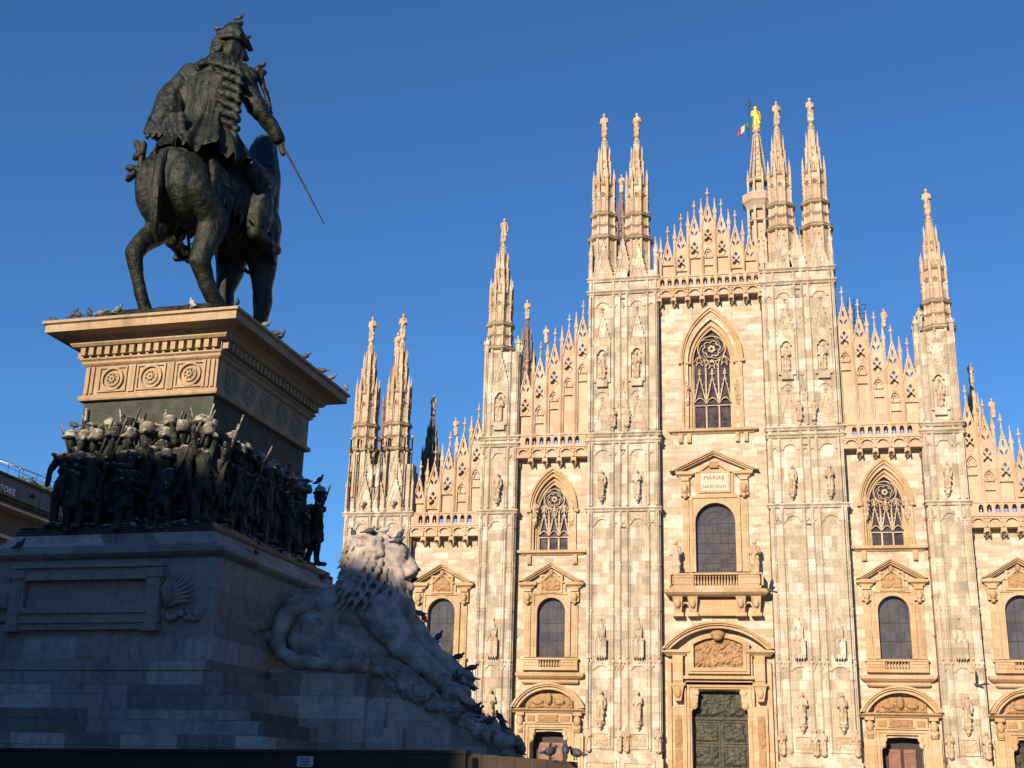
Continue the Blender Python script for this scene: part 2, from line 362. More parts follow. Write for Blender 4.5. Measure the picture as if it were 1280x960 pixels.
def finial(m, x, y, z, h, w=.09):                   # shaft with crockets, cross-shaped flower on top
    m.lathe(x, y, [(w*.9, z-.05), (w*.55, z+h*.45)], 4)
    m.lathe(x, y, [(w*.6, z+h*.12), (w*1.5, z+h*.2), (w*.6, z+h*.28)], 6)
    m.ell((x, y, z+h*.62), (w*2.6, w*1.3, w*.9), 8, 5); m.ell((x, y, z+h*.62), (w*.9, w*1.2, w*2.6), 8, 6); m.lathe(x, y, [(w*.4, z+h*.6), (w*.7, z+h*.86), (w*.15, z+h)], 5)
def pinnacle(m, x, y, z0, z1, w=.12):               # square shaft with pointed cap
    zc = z1 - min(1.6, (z1-z0)*.4)
    m.box(x-w, x+w, y-w, y+w, z0, zc)
    m.frustum(x-w*1.35, x+w*1.35, y-w*1.35, y+w*1.35, zc-.02, x-w*1.35, x+w*1.35, y-w*1.35, y+w*1.35, zc+.1)
    for sx in (-1, 1): m.lathe(x+sx*w*1.2, y-w*1.2, [(w*.35, zc+.1), (w*.05, zc+.45)], 4)
    m.frustum(x-w, x+w, y-w, y+w, zc+.1, x-w*.2, x+w*.2, y-w*.2, y+w*.2, z1-.15); m.ell((x, y, z1-.16), (w*.75, w*.75, w*.75), 6, 4); m.lathe(x, y, [(w*.25, z1-.1), (w*.05, z1+.05)], 4)
def gablet(m, x, y0, y1, z, w, h, rim=.12, crock=True, cut=True):
    out = [(x-w, z), (x, z+h), (x+w, z)]
    hole = [(x-w*.42, z+h*.14), (x, z+h*.62), (x+w*.42, z+h*.14)]
    m.plate(out, [hole] if cut else [], y0+.07, y1)
    yh = min(y0+.13, y1-.012)
    if cut: m.plate([(x+(a-x)*1.05, z+h*.3+(b_-z-h*.3)*1.04) for a, b_ in hole], [], yh, y1-.004); q = quatre(x, z+h*.26, w*.2, 4, 3, PI/2); m.band(q+q[:1], [(x+(p[0]-x)*1.4, z+h*.26+(p[1]-z-h*.26)*1.4) for p in q+q[:1]], yh-.05, yh+.002, False)
    k = rim*math.hypot(w, h)/h
    m.band([(x-w-.02, z), (x, z+h+.12), (x+w+.02, z)], [(x-w+k, z), (x, z+h-rim*2.0), (x+w-k, z)], y0, y1)
    if crock:
        n = max(3, int(h/.5))
        for s in (-1, 1):
            for i in range(1, n):
                f = i/n; m.ell((x+s*(w*(1-f)+.05), y0+.07, z+h*f), (.09, .08, .09), 6, 4)
        finial(m, x, (y0+y1)/2, z+h, h*.24, .07)
def panel_head(m, x, y, z, w, h=.55):               # blind ogee arch under a moulding
    m.band(opening(x, w, z, z, h, 6)[1:-1], opening(x, w*.72, z, z, h*.66, 6)[1:-1], y-.10, y+.1)
    m.ell((x, y-.06, z+h+.05), (.09, .07, .12), 6, 4)
def shaft(m, x, y, z0, z1, r=.09): m.lathe(x, y, [(r*1.4, z0), (r*1.4, z0+.12), (r, z0+.2), (r, z1-.15), (r*1.35, z1)], 6, True)
BANDP = [(0, 0), (.16, .05), (.2, .14), (.1, .2), (.26, .34), (.26, .42), (0, .46)]

def niche_canopy(m, x, y, z0, z1):                  # hanging canopy over a statue
    h = z1-z0; 
    for k in range(3): m.frustum(x-.42+.28*k-.0, x-.42+.28*k+.28, y-.42, y, z0+.14, x-.42+.28*k+.04, x-.42+.28*k+.24, y-.40, y, z0+.2)
    for k in range(4): m.frustum(x-.42+.21*k+.08, x-.42+.21*k+.13, y-.44, y-.3, z0-.08, x-.42+.21*k, x-.42+.21*k+.2, y-.46, y-.2, z0+.14)
    m.box(x-.44, x+.44, y-.46, y, z0+.14, z0+h*.42)
    for s in (-.44, 0, .44): m.box(x+s-.05, x+s+.05, y-.52, y-.4, z0+.05, z0+h*.5)
    for s in (-.22, .22): gablet(m, x+s, y-.52, y-.44, z0+h*.42, .2, h*.18, .05, False, False)
    m.frustum(x-.34, x+.34, y-.36, y, z0+h*.42, x-.3, x+.3, y-.3, y, z0+h*.66)
    for s in (-.3, .3): m.lathe(x+s, y-.3, [(.07, z0+h*.5), (.06, z0+h*.72), (.01, z0+h*.86)], 4)
    m.frustum(x-.28, x+.28, y-.28, y, z0+h*.66, x-.05, x+.05, y-.08, y, z1); m.ell((x, y-.06, z1), (.13, .1, .16), 6, 5)
    for zz in (.25, .34, .55, .74): 
        for s in (-.3, -.1, .1, .3): m.ell((x+s*(1.2-zz), y-.47*(1.15-zz*.8), z0+h*zz), (.05, .05, .06), 5, 4)
def corbel(m, x, y, z, w=.34, h=.6):
    m.lathe(x, y-.12, [(w*.15, z-.05), (w*.5, z+h*.25), (w*.6, z+h*.55), (w, z+h*.8), (w, z+h)], 8)
    m.ell((x, y-.3, z+h*.45), (w*.5, w*.4, w*.5), 8, 6)

def statue_on(parent, x, y, z, h, k=None, rz=0, mesh=None):
    k = rnd.randrange(7) if k is None else k
    return inst('statue', mesh or FIG[k], parent, (x, y, z), (h, h, h), rz + rnd.uniform(-.3, .3))

def pier(x0, x1, cs, ribs, ztop, kind):
    """one buttress of the facade: shaft, blind tracery, brackets, canopies and statues"""
    yf = -.95; m = M(); rel = ML(); xc = (x0+x1)/2
    m.box(x0, x1, yf, .6, 4.9, ztop)
    m.box(x0-.12, x1+.12, yf-.25, .6, 0, 4.9); m.cornice(x0-.1, x1+.1, .6, 4.95, [(0, -.1), (.12, 0), (.3, .1), (.34, .3), (.2, .42), (.1, .55)])
    # cornice profile is measured from the wall plane, so wrap a second strip over the pier front
    for zb in [z for z in (25.45, 31.6, 32.25, 45.9, 47.15) if z < ztop - .2]: m.ring4(x0, x1, yf, .5, zb, BANDP)
    for r_ in ribs:
        wr = .11 if r_ not in (ribs[0], ribs[-1]) else .16
        m.box(r_-wr, r_+wr, yf-.12, yf, 5.5, ztop); 
        for zz0, zz1 in ((5.6, 12.6), (12.9, 25.4), (26.0, 31.5), (32.8, min(ztop, 45.8))): shaft(m, r_, yf-.15, zz0, zz1, .07)
        for zz in (12.6, 16.9, 20.7, 24.2): m.box(r_-wr-.04, r_+wr+.04, yf-.17, yf, zz, zz+.12)
    # side faces ribs
    for ys in (-.7, -.25):
        for xs in (x0, x1): m.box(xs-.07, xs+.07, ys-.08, ys+.08, 5.5, ztop)
    statue_q = []
    allc = sorted(cs)
    gaps = [((a+b)/2) for a, b in zip(ribs[:-1], ribs[1:])]
    for g, a, b in zip(gaps, ribs[:-1], ribs[1:]):
        w = (b-a)/2-.12
        if w > .3:
            for q in (-w+.1, w-.1): m.box(g+q-.03, g+q+.03, yf-.06, yf, 5.6, ztop-.3)
        if w < .16: continue
        for z in (24.35, 30.6, 44.7):
            if z < ztop-1: panel_head(m, g, yf-.02, z, w, min(.75, w*1.1))
        if ztop > 34: panel_head(m, g, yf-.02, 12.0, w, .5)
    for c in allc:
        w = .62
        # framed relief and base panel
        m.plate(rect(c-w-.18, c+w+.18, 5.62, 7.0), [rect(c-w, c+w, 5.82, 6.82)], yf-.12, yf)
        rel.relief(c-w, c+w, 5.82, 6.82, yf-.01, .13, int(abs(c)*97)+3)
        m.plate(rect(c-1.35, c+1.35, 2.2, 4.75), [rect(c-1.12, c+1.12, 2.45, 4.5)], yf-.37, yf-.24)
        rel.relief(c-1.12, c+1.12, 2.45, 4.5, yf-.26, .12, int(abs(c)*31)+5, 36, 22)
        corbel(m, c, yf-.05, 7.15, .36, .62)
        niche_canopy(m, c, yf, 12.95, 16.2)
        corbel(m, c, yf-.05, 26.25, .34, .6)
        if kind != 'corner':
            zt = 34.0 if kind == 'single' else 37.7
            hh = 3.1
            m.plate(rect(c-.75, c+.75, zt-.3, zt+hh+.35), [opening(c, .5, zt, zt+hh-.7, .62, 8)], yf-.22, yf)
            m.band(arch(c, .52, zt+hh-.7, .66, 8), arch(c, .36, zt+hh-.7, .44, 8), yf-.26, yf-.02)
            for s in (-1, 1): m.ell((c+s*.44, yf-.1, zt+hh-.62), (.13, .12, .13), 7, 5)
            gablet(m, c, yf-.2, yf, zt+hh+.3, .78, 3.0 if kind == 'double' else 3.1, .09)
            m.box(c-.5, c+.5, yf-.3, yf, zt-.75, zt-.28)
        if kind == 'double':
            gablet(m, c, yf-.09, yf-.0, 33.0, .8, 2.6, .08, True); panel_head(m, c, yf, 36.2, .6, .5)
    if kind == 'double':
        gablet(m, xc, yf-.12, yf, 34.4, .55, 2.6, .07); gablet(m, xc, yf-.1, yf, 42.2, .5, 2.2, .07)
        for q in (7.5, 8.7): statue_q.append((math.copysign(q, xc), yf-.2, 33.2))
        # crown of gables
        for g, w, h in ((allc[0], 1.0, 3.9), (xc, .85, 4.1), (allc[1], 1.0, 3.9)): gablet(m, g, yf-.06, yf+.2, 47.6, w, h, .09)
        for xe in (x0+.12, x1-.12): pinnacle(m, xe, yf+.1, 47.5, 51.6, .15)
        for xe in (x0+.12, x1-.12): pinnacle(m, xe, .6, 47.5, 51.6, .15)
        for xs in (x0-.02, x1+.02): m.box(xs-.08, xs+.08, yf+.1, .5, 47.5, 49.3)
        m.box(x0+.1, x1-.1, yf+.2, .5, 47.5, 48.3)
        for k in (-3.2, ): pass
    if kind == 'single':
        for xe in (x0+.15, x1-.15): pinnacle(m, xe, yf+.1, ztop-.4, ztop+1.6, .18); pinnacle(m, xe, .6, ztop-.4, ztop+1.6, .15)
    if kind == 'corner':
        for g, w, h in ((allc[0], 1.0, 3.3), (xc, .85, 3.0), (allc[1], 1.0, 3.3)): gablet(m, g, yf-.08, yf+.2, 26.0, w, h, .09, True)
        m.box(x0+.15, x1-.15, yf+.25, .5, 25.9, 30.4)
        for g in (allc[0]+.1, xc, allc[1]-.1): gablet(m, g, yf+.08, yf+.3, 28.3, .85, 3.6, .09)
        for xe in (x0+.1, x1-.1): pinnacle(m, xe, yf+.1, 25.9, 29.9, .16); pinnacle(m, xe, .6, 25.9, 29.9, .16)
    o = m.obj('pier', MAT['pier'], cath)
    for q in statue_q: statue_on(o, *q, 1.9)
    rel.obj('carved_relief', MAT['carve'], o)
    for c in allc:
        statue_on(o, c, yf-.28, 7.8, 2.5); statue_on(o, c, yf-.26, 26.85, 2.35) if kind != 'corner' else None
        if kind != 'corner': statue_on(o, c, yf-.05, (34.0 if kind == 'single' else 37.7)+.05, 2.5)
    if kind == 'double':                            # dark boxes standing for shade in narrow slots under the string courses
        lh = M()
        for z in (30.95, 24.0, 45.4): lh.box(xc-.28, xc+.28, yf-.012, yf+.1, z, z+.16)
        lh.obj('slot_shade', MAT['dark'], o)
    tl = [x0+.25, x1-.25] + ([xc-.3, xc+.3] if kind != 'single' else [])
    for t in tl: statue_on(o, t, yf-.15, 5.45, 2.0, 1)
    return o

for s in (-1, 1):
    def sx(*v): return sorted(s*x for x in v)
    pier(*sx(4.72, 11.0), sx(6.6, 9.75), sx(4.92, 5.65, 7.5, 8.15, 8.75, 10.75-.1, 10.85), 47.4, 'double')
    pier(*sx(17.5, 20.75), sx(19.15), sx(17.7, 18.3, 20.0, 20.6), 40.8, 'single')
    pier(*sx(27.1, 33.4), sx(28.8, 31.7), sx(27.3, 28.0, 29.6, 30.25, 30.9, 32.5, 33.2), 26.0, 'corner')

# ------------------------------------------------------------------ spires of the facade
def spire_mesh():
    m = M()
    def tier(r, z0, z1, r1=None, n=8):
        r1 = r1 or r; m.lathe(0, 0, [(r*.86, z0), (r1*.86, z1)], n)
        for k in range(8):
            a = PI/8 + PI/4*k; c, s_ = math.cos(a), math.sin(a)
            m.lathe(r*c*.9, r*s_*.9, [(.15, z0), (.13, z1)], 4)
        for k in range(8):                          # blind niches on the faces
            a = PI/4*k; q = r*.86*math.cos(PI/8); hh = z1-z0
            t = Vector((-math.sin(a), math.cos(a), 0)); nrm = Vector((math.cos(a), math.sin(a), 0)); w = r*.22
            pts = opening(0, w, z0+.25, z0+hh*.62, w*1.8, 5); inn = opening(0, w*.66, z0+.25, z0+hh*.62, w*1.2, 5)
            vs = [nrm*(q+.07)+t*p[0]+Vector((0, 0, p[1])) for p in pts] + [nrm*(q+.07)+t*p[0]+Vector((0, 0, p[1])) for p in inn]
            vs += [nrm*(q-.1)+t*p[0]+Vector((0, 0, p[1])) for p in inn]; L = len(pts)
            m.add(vs, [(i, i+1, L+i+1, L+i) for i in range(L-1)] + [(L+i, L+i+1, 2*L+i+1, 2*L+i) for i in range(L-1)])
    def ring(r, z, h=.3): m.lathe(0, 0, [(r*.95, z-.1), (r*1.08, z), (r*1.14, z+h*.4), (r*1.04, z+h*.55), (r*1.12, z+h*.8), (r*.95, z+h)], 8)
    tier(1.38, -4.6, 0); ring(1.42, -.15); tier(1.22, .1, 1.15); ring(1.15, 1.15, .16); tier(1.2, 1.25, 2.3); ring(1.26, 2.3)
    tier(1.14, 2.55, 5.6, 1.02); ring(1.02, 4.4, .15); ring(1.02, 5.6, .25)
    for k in range(8):
        a = PI/8 + PI/4*k; c, s_ = math.cos(a), math.sin(a)
        m.lathe(1.05*c, 1.05*s_, [(.17, 4.2), (.15, 6.2), (.2, 6.25), (.13, 6.35), (.02, 7.3)], 4)
        b = PI/4*k; m.lathe(.95*math.cos(b), .95*math.sin(b), [(.11, 5.7), (.09, 6.0), (.01, 6.7)], 4)
    tier(.72, 5.7, 8.3, .58); ring(.66, 6.5, .14); ring(.58, 8.2, .15)
    m.lathe(0, 0, [(.5, 8.3), (.38, 9.8)], 8)
    for k in range(8):
        a = PI/8 + PI/4*k; c, s_ = math.cos(a), math.sin(a)
        m.lathe(.56*c, .56*s_, [(.1, 7.9), (.085, 9.3), (.01, 10.05)], 4)
        for z in (.3, 1.5, 2.7, 3.9, 5.1): m.ell((1.24*c*(1-z*.02), 1.24*s_*(1-z*.02), z), (.09, .09, .12), 5, 4)
    m.lathe(0, 0, [(.36, 9.8), (.2, 11.0), (.15, 11.1)], 8); m.lathe(0, 0, [(.16, 11.0), (.28, 11.1), (.3, 11.2), (.14, 11.25)], 8)
    for z in (10.0, 10.3, 10.6): 
        for k in range(4): m.ell((.3*math.cos(k*PI/2), .3*math.sin(k*PI/2), z), (.06, .06, .08), 5, 4)
    return m
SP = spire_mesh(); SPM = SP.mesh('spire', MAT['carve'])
SPD = SP.mesh('spire', MAT['darkspire'])
def spire(x, y, z, s=1.0, dark=False, k=None, hs=2.55):
    o = inst('spire', SPD if dark else SPM, cath, (x, y, z), s, rnd.uniform(-.03, .03))
    st = inst('statue', FIG[k if k is not None else rnd.randrange(7)], o, (0, 0, 11.2), (hs*.95, hs*.95, hs), rnd.uniform(-.4, .4)); return o
for s in (-1, 1):
    spire(s*6.66, .3, 51.75); spire(s*9.82, .3, 52.0 if s < 0 else 51.8); spire(s*19.65, .3, 41.4)
    spire(s*29.25, .3, 31.95); spire(s*32.4, .3, 31.95, .99)
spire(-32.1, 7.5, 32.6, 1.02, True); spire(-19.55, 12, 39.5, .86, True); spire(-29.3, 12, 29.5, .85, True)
spire(-9.65, 12, 53.5, .85, True); spire(23.8, 12, 31.5, .78); spire(19.6, 12, 37.2, .8)
spire(9.4, 14, 53.0, .75)

# ------------------------------------------------------------------ openwork crown walls between the piers
def crown(x0, x1, zb, cols, sp, zfun):
    """cols: column centres; each column is a tall lancet with an openwork gable and a cross on top"""
    m = M(); y0, y1 = -.45, -.1; n = len(cols)
    for c in cols:
        zt = zfun(c); za = zt - 1.6; w = sp/2-.06; gh = 2.35; zg = za - gh
        holes = [leaf(c, za-1.0, .10, .36), leaf(c-.18, za-1.75, .10, .28, .42), leaf(c+.18, za-1.75, .10, .28, -.42)]
        m.plate([(c-w, zg), (c-w*1.0, zg+.05), (c, za+.1), (c+w, zg+.05), (c+w, zg)], [h for h in holes if min(p[1] for p in h) > zg+.03], y0, y1)
        m.band([(c-w-.06, zg), (c, za+.28), (c+w+.06, zg)], [(c-w+.08, zg), (c, za-.12), (c+w-.08, zg)], y0-.1, y1+.05)
        for k in range(1, 5):
            f = k/5
            for q in (-1, 1): m.ell((c+q*(w*(1-f)+.06), y0-.02, zg+gh*f), (.075, .08, .08), 6, 4)
        finial(m, c, (y0+y1)/2, za+.1, 1.65, .1)
        # arch zone under the gable
        zl = zg - 1.9
        if zl > zb + .2:
            m.plate(rect(c-w, c+w, zl, zg), [leaf(c, zl+1.38, .13, .2), leaf(c-.2, zl+1.0, .1, .22, .5), leaf(c+.2, zl+1.0, .1, .22, -.5), quatre(c, zl+.5, .36)], y0, y1)
            m.band(arch(c, w*.80, zl+.75, 1.02, 7), arch(c, w*.66, zl+.75, .86, 7), y0-.07, y0+.1)
            q = quatre(c, zl+.5, .36); m.band(q+q[:1], [(c+(p[0]-c)*1.22, zl+.5+(p[1]-zl-.5)*1.22) for p in q+q[:1]], y0-.05, y0+.03, False)
            m.box(c-w+.05, c+w-.05, y1+.02, y1+.12, zl-.2, zl+.95)
        else: zl = max(zg, zb)
        z2 = zl - 2.0
        if z2 > zb + .4:
            m.plate(rect(c-w, c+w, z2, zl), [opening(c, w*.72, z2+.05, z2+.85, .8, 7)], y0, y0+.2); 
            for q in (-1, 1): m.ell((c+q*w*.52, y0+.1, z2+.95), (.14, .1, .2), 7, 5)
            m.band(arch(c, w*.86, z2+.85, 1.12, 7), arch(c, w*.72, z2+.85, .95, 7), y0-.06, y0+.05); q = quatre(c, z2+1.05, .34, 4, 3, PI/2); m.band(q+q[:1], [(c+(p[0]-c)*1.35, z2+1.05+(p[1]-z2-1.05)*1.35) for p in q+q[:1]], y0+.05, y0+.18, False)
            if z2 - .1 > zb: m.plate(rect(c-w, c+w, zb, z2), [rect(c-w*.72, c+w*.72, zb+.1, z2+.001-.02)], y0, y0+.2)
        if zl > zb: m.box(c-w, c+w, y0+.2, y1+.15, zb, zl)
    xs = [cols[0]-sp/2] + [c+sp/2 for c in cols]
    for x in xs:
        if x0-.1 < x < x1+.1:
            zt = min(zfun(x), max(zfun(x-.6), zfun(x+.6))) - .35
            m.box(x-.11, x+.11, y0-.12, y1+.1, zb, zt-2.2); pinnacle(m, x, (y0+y1)/2, zb, zt, .13)
            m.lathe(x, y0-.16, [(.06, zb), (.06, zt-2.2)], 5)
    return m
def parapet(x0, x1, zc, zb, zt, sp, xc0):
    """corbel table, frieze and pierced balustrade. zc corbel foot, zb frieze top, zt balustrade top"""
    m = M(); yf = -.95; n = int((x1-x0)/sp)+2
    m.box(x0, x1, yf, .3, zc+.45, zc+.6); m.plate(rect(x0, x1, zc+.6, zb-.3), [r for r in [rect(c-.38, c+.38, zc+.66, zb-.36) for c in [xc0+sp*k for k in range(-9, 10)] if x0+.5 < c < x1-.5]], yf, yf+.14)
    m.box(x0, x1, yf+.13, .3, zc+.605, zb-.305)
    m.box(x0, x1, yf-.1, .3, zb-.3, zb-.18); m.box(x0, x1, yf-.18, .3, zb-.18, zb-.05)
    for k in range(-9, 10):
        c = xc0+sp*k; e = c+sp/2
        if x0+.4 < c < x1-.4:
            m.band(arch(c, .56, zb-.62, .44, 6), arch(c, .44, zb-.62, .3, 6), yf-.09, yf+.02)
            m.ell((c, yf-.08, zb-.12), (.1, .07, .12), 6, 4)
        if x0+.15 < e < x1-.15:
            m.frustum(e-.08, e+.08, -.2, 0, zc-.3, e-.2, e+.2, yf+.2, 0, zc+.14); m.box(e-.22, e+.22, yf+.06, 0, zc+.14, zc+.47)
            for q in (-1, 1): m.lathe(e+q*.2, yf+.22, [(.03, zc-.18), (.07, zc-.08), (.07, zc+.14)], 5)
            m.box(e-.06, e+.06, yf-.12, yf, zc+.5, zb-.3)
            m.band(arch(e, .27, zc+.0, .2, 5), arch(e, .2, zc+.0, .12, 5), yf-.03, -.3)
    hl = []
    for k in range(-18, 20):
        c = xc0+sp*(k+.5)/2
        if x0+.25 < c-.22 and c+.22 < x1-.25: hl.append(opening(c, .19, zb+.18, zb+.62, .28, 4)); 
    m.plate(rect(x0, x1, zb-.05, zt), hl, yf+.05, yf+.22); m.box(x0, x1, yf-.03, yf+.3, zt, zt+.14)
    for h in hl:
        cx = (h[0][0]+h[-1][0])/2; m.lathe(cx, yf+.13, [(.05, zb+.15), (.08, zb+.35), (.04, zb+.5)], 5)
    for k in range(-9, 10):
        e = xc0+sp*(k+.5)
        if x0 < e < x1: m.box(e-.1, e+.1, yf-.06, yf+.3, zb-.05, zt+.2); 
    return m
for x0, x1, zc, zb, zt, cols, zf in (
    (-4.72, 4.72, 44.95, 46.35, 47.35, [-3.75, -2.5, -1.25, 0, 1.25, 2.5, 3.75], lambda x: 56.45 - .99*abs(x)),
    (-17.5, -11.0, 30.15, 31.65, 32.65, [-16.9, -15.6, -14.27, -12.95, -11.65], lambda x: 45.55 + (x+11.8)*.98), (11.0, 17.5, 30.15, 31.65, 32.65, [11.65, 12.95, 14.27, 15.6, 16.9], lambda x: 45.55 - (x-11.8)*.98),
    (-27.1, -20.75, 23.15, 24.65, 25.65, [-26.6, -25.25, -23.93, -22.6, -21.3], lambda x: 35.9 + (x+21.4)*1.0), (20.75, 27.1, 23.15, 24.65, 25.65, [21.3, 22.6, 23.93, 25.25, 26.6], lambda x: 35.9 - (x-21.4)*1.0)):
    g = crown(x0, x1, zt-.3, cols, 1.3, zf).obj('openwork_crown', MAT['screen'], cath)
    parapet(x0, x1, zc, zb, zt, 1.3, (x0+x1)/2 if x0 < 0 < x1 else cols[2]).obj('parapet', MAT['screen'], cath)
for x, z in ((-15.1, 41.75), (15.1, 41.75), (-23.4, 33.1), (23.4, 33.1)): statue_on(cath, x, -.3, z, 1.7)

# ------------------------------------------------------------------ wall bays with real openings
def wall_bay(x0, x1, ztop, holes):
    m = M(); m.plate(rect(x0, x1, 0, ztop), holes, 0, 1.3); return m.obj('bay_wall', MAT['wall'], cath)
def gothic_window(xc, w, z0, zs, h, wo, sill, lower, rose, rr):
    """traceried window: w half width of glass, zs springing, h rise, wo outer half width"""
    f = M(); d0 = .55; zap = zs+h
    A = lambda ww, k: opening(xc, ww, z0, zs, h*ww/w*k, 16)
    f.band(A(wo, 1.0), A(wo-.22, 1.0), -.2, .1); f.band(A(wo-.2, 1.0), A(wo-.42, 1.0), -.02, .18)
    f.band(A(wo-.40, 1.0), A(w+.42, 1.0), .12, .4); f.band(A(w+.45, 1.0), A(w+.15, 1.0), .3, .6); f.band(A(w+.18, 1.0), A(w-.02, 1.0), .48, .9)
    ar = [p for p in arch(xc, wo+.10, zs, h*(wo+.10)/w, 16)]
    f.band(ar, arch(xc, wo-.08, zs, h*(wo-.08)/w, 16), -.34, .05)
    for s in (-1, 1): f.box(xc+s*(wo+.02)-.2, xc+s*(wo+.02)+.2, -.36, .05, zs-.25, zs+.02); f.box(xc+s*(wo-.6)-.2, xc+s*(wo-.6)+.2, -.1, .3, zs-.22, zs-.05)
    for s in (-1, 1):
        corbel(f, xc+s*(wo-.45), .25, z0+2.1, .26, .5)
    # sill shelf and brackets
    f.cornice(xc-sill, xc+sill, 0, z0-.45, [(.1, 0), (.2, .1), (.45, .2), (.5, .42), (.1, .45)])
    for s in (-1, 1):
        for q in (0, .75): 
            if sill > 3 or q == 0: f.box(xc+s*(sill-.55-q)-.18, xc+s*(sill-.55-q)+.18, -.28, 0, z0-1.25, z0-.43); f.ell((xc+s*(sill-.55-q), -.25, z0-1.1), (.14, .12, .16), 7, 5)
    fo = f.obj('gothic_window', MAT['warm'], cath)
    g = M(); g.plate(opening(xc, w, z0, zs, h, 16), [], .82, .88); g.obj('glass', MAT['stain'], fo)
    t = M(); y0, y1 = .58, .78; n = 3; lw = 2*w/n
    zl = lower
    for k in range(n+1):
        x = xc-w+lw*k; bw = .065 if 0 < k < n else .1
        t.box(x-bw, x+bw, y0, y1, z0, zs-.1 if 0 < k < n else zs+.2)
    for k in range(n):
        c = xc-w+lw*(k+.5); hw = lw/2
        t.band(arch(c, hw, zl-hw*.9, hw*1.35, 7), arch(c, hw-.07, zl-hw*.9, hw*1.18, 7), y0, y1)
        t.box(c-hw, c+hw, y0+.05, y1, zl-hw*1.0, zl-hw*1.0+.09)
        gb = zl + .0; gt = zl+2.1*lw                 # crocketed gable over each light
        t.band([(c-hw+.02, gb), (c, gt), (c+hw-.02, gb)], [(c-hw+.13, gb), (c, gt-.34), (c+hw-.13, gb)], y0-.02, y1)
        for i in range(1, 5):
            for s in (-1, 1): t.ell((c+s*(hw*(1-i/5)+.02), y0, gb+(gt-gb)*i/5), (.07, .06, .08), 6, 4)
        t.box(c-.045, c+.045, y0, y1, gt-.2, gt+lw*.55); t.ell((c, y0+.05, gt+lw*.1), (.22, .1, .1), 8, 5); t.ell((c, y0+.05, gt+lw*.3), (.12, .1, .18), 8, 5)
        zh = rose-rr*.95 - (0 if k == 1 else -.25*rr)
        t.band(arch(c, hw, zh-hw*1.1, hw*1.45, 7), arch(c, hw-.07, zh-hw*1.1, hw*1.3, 7), y0, y1)
        t.band(arch(c, hw*.55, zh-hw*1.25, hw*.7, 5), arch(c, hw*.4, zh-hw*1.25, hw*.5, 5), y0+.03, y1)
        q = quatre(c, zh-hw*.35, hw*.42, 4, 3, PI/2); t.band(q+q[:1], [(c+(p[0]-c)*1.35, zh-hw*.35+(p[1]-zh+hw*.35)*1.35) for p in q+q[:1]], y0+.03, y1, False)
    cir = circ(xc, rose, rr, 28); ci = circ(xc, rose, rr-.085, 28); t.band(cir+cir[:1], ci+ci[:1], y0, y1, False)
    for a in range(6):
        an = a*PI/3+.2; cx, cz = xc+rr*.42*math.cos(an), rose+rr*.42*math.sin(an)
        o_ = circ(cx, cz, rr*.25, 12); i_ = circ(cx, cz, rr*.185, 12); t.band(o_+o_[:1], i_+i_[:1], y0+.03, y1, False)
        P_ = []; Q_ = []
        for i in range(7):                          # swirling mouchettes
            f_ = i/6; rr_ = rr*(.62+.34*f_); aa = an+.25+.95*f_; P_.append((xc+rr_*math.cos(aa), rose+rr_*math.sin(aa))); rr2 = rr_-.06; aa2 = aa-.03; Q_.append((xc+rr2*math.cos(aa2), rose+rr2*math.sin(aa2)))
        t.band(P_, Q_, y0+.03, y1)
    o_ = circ(xc, rose, rr*.2, 12); i_ = circ(xc, rose, rr*.11, 12); t.band(o_+o_[:1], i_+i_[:1], y0+.02, y1, False)
    t.obj('tracery', MAT['carve'], fo)
    b = M()
    for k in range(1, int((zl-z0)/.9)+1): b.box(xc-w, xc+w, .78, .815, z0+k*.9-.03, z0+k*.9+.03)
    b.obj('glazing_bars', MAT['lead'], fo)
    for s in (-1, 1): statue_on(fo, xc+s*(wo-.45), .08, z0+2.6, 2.0)
    return fo

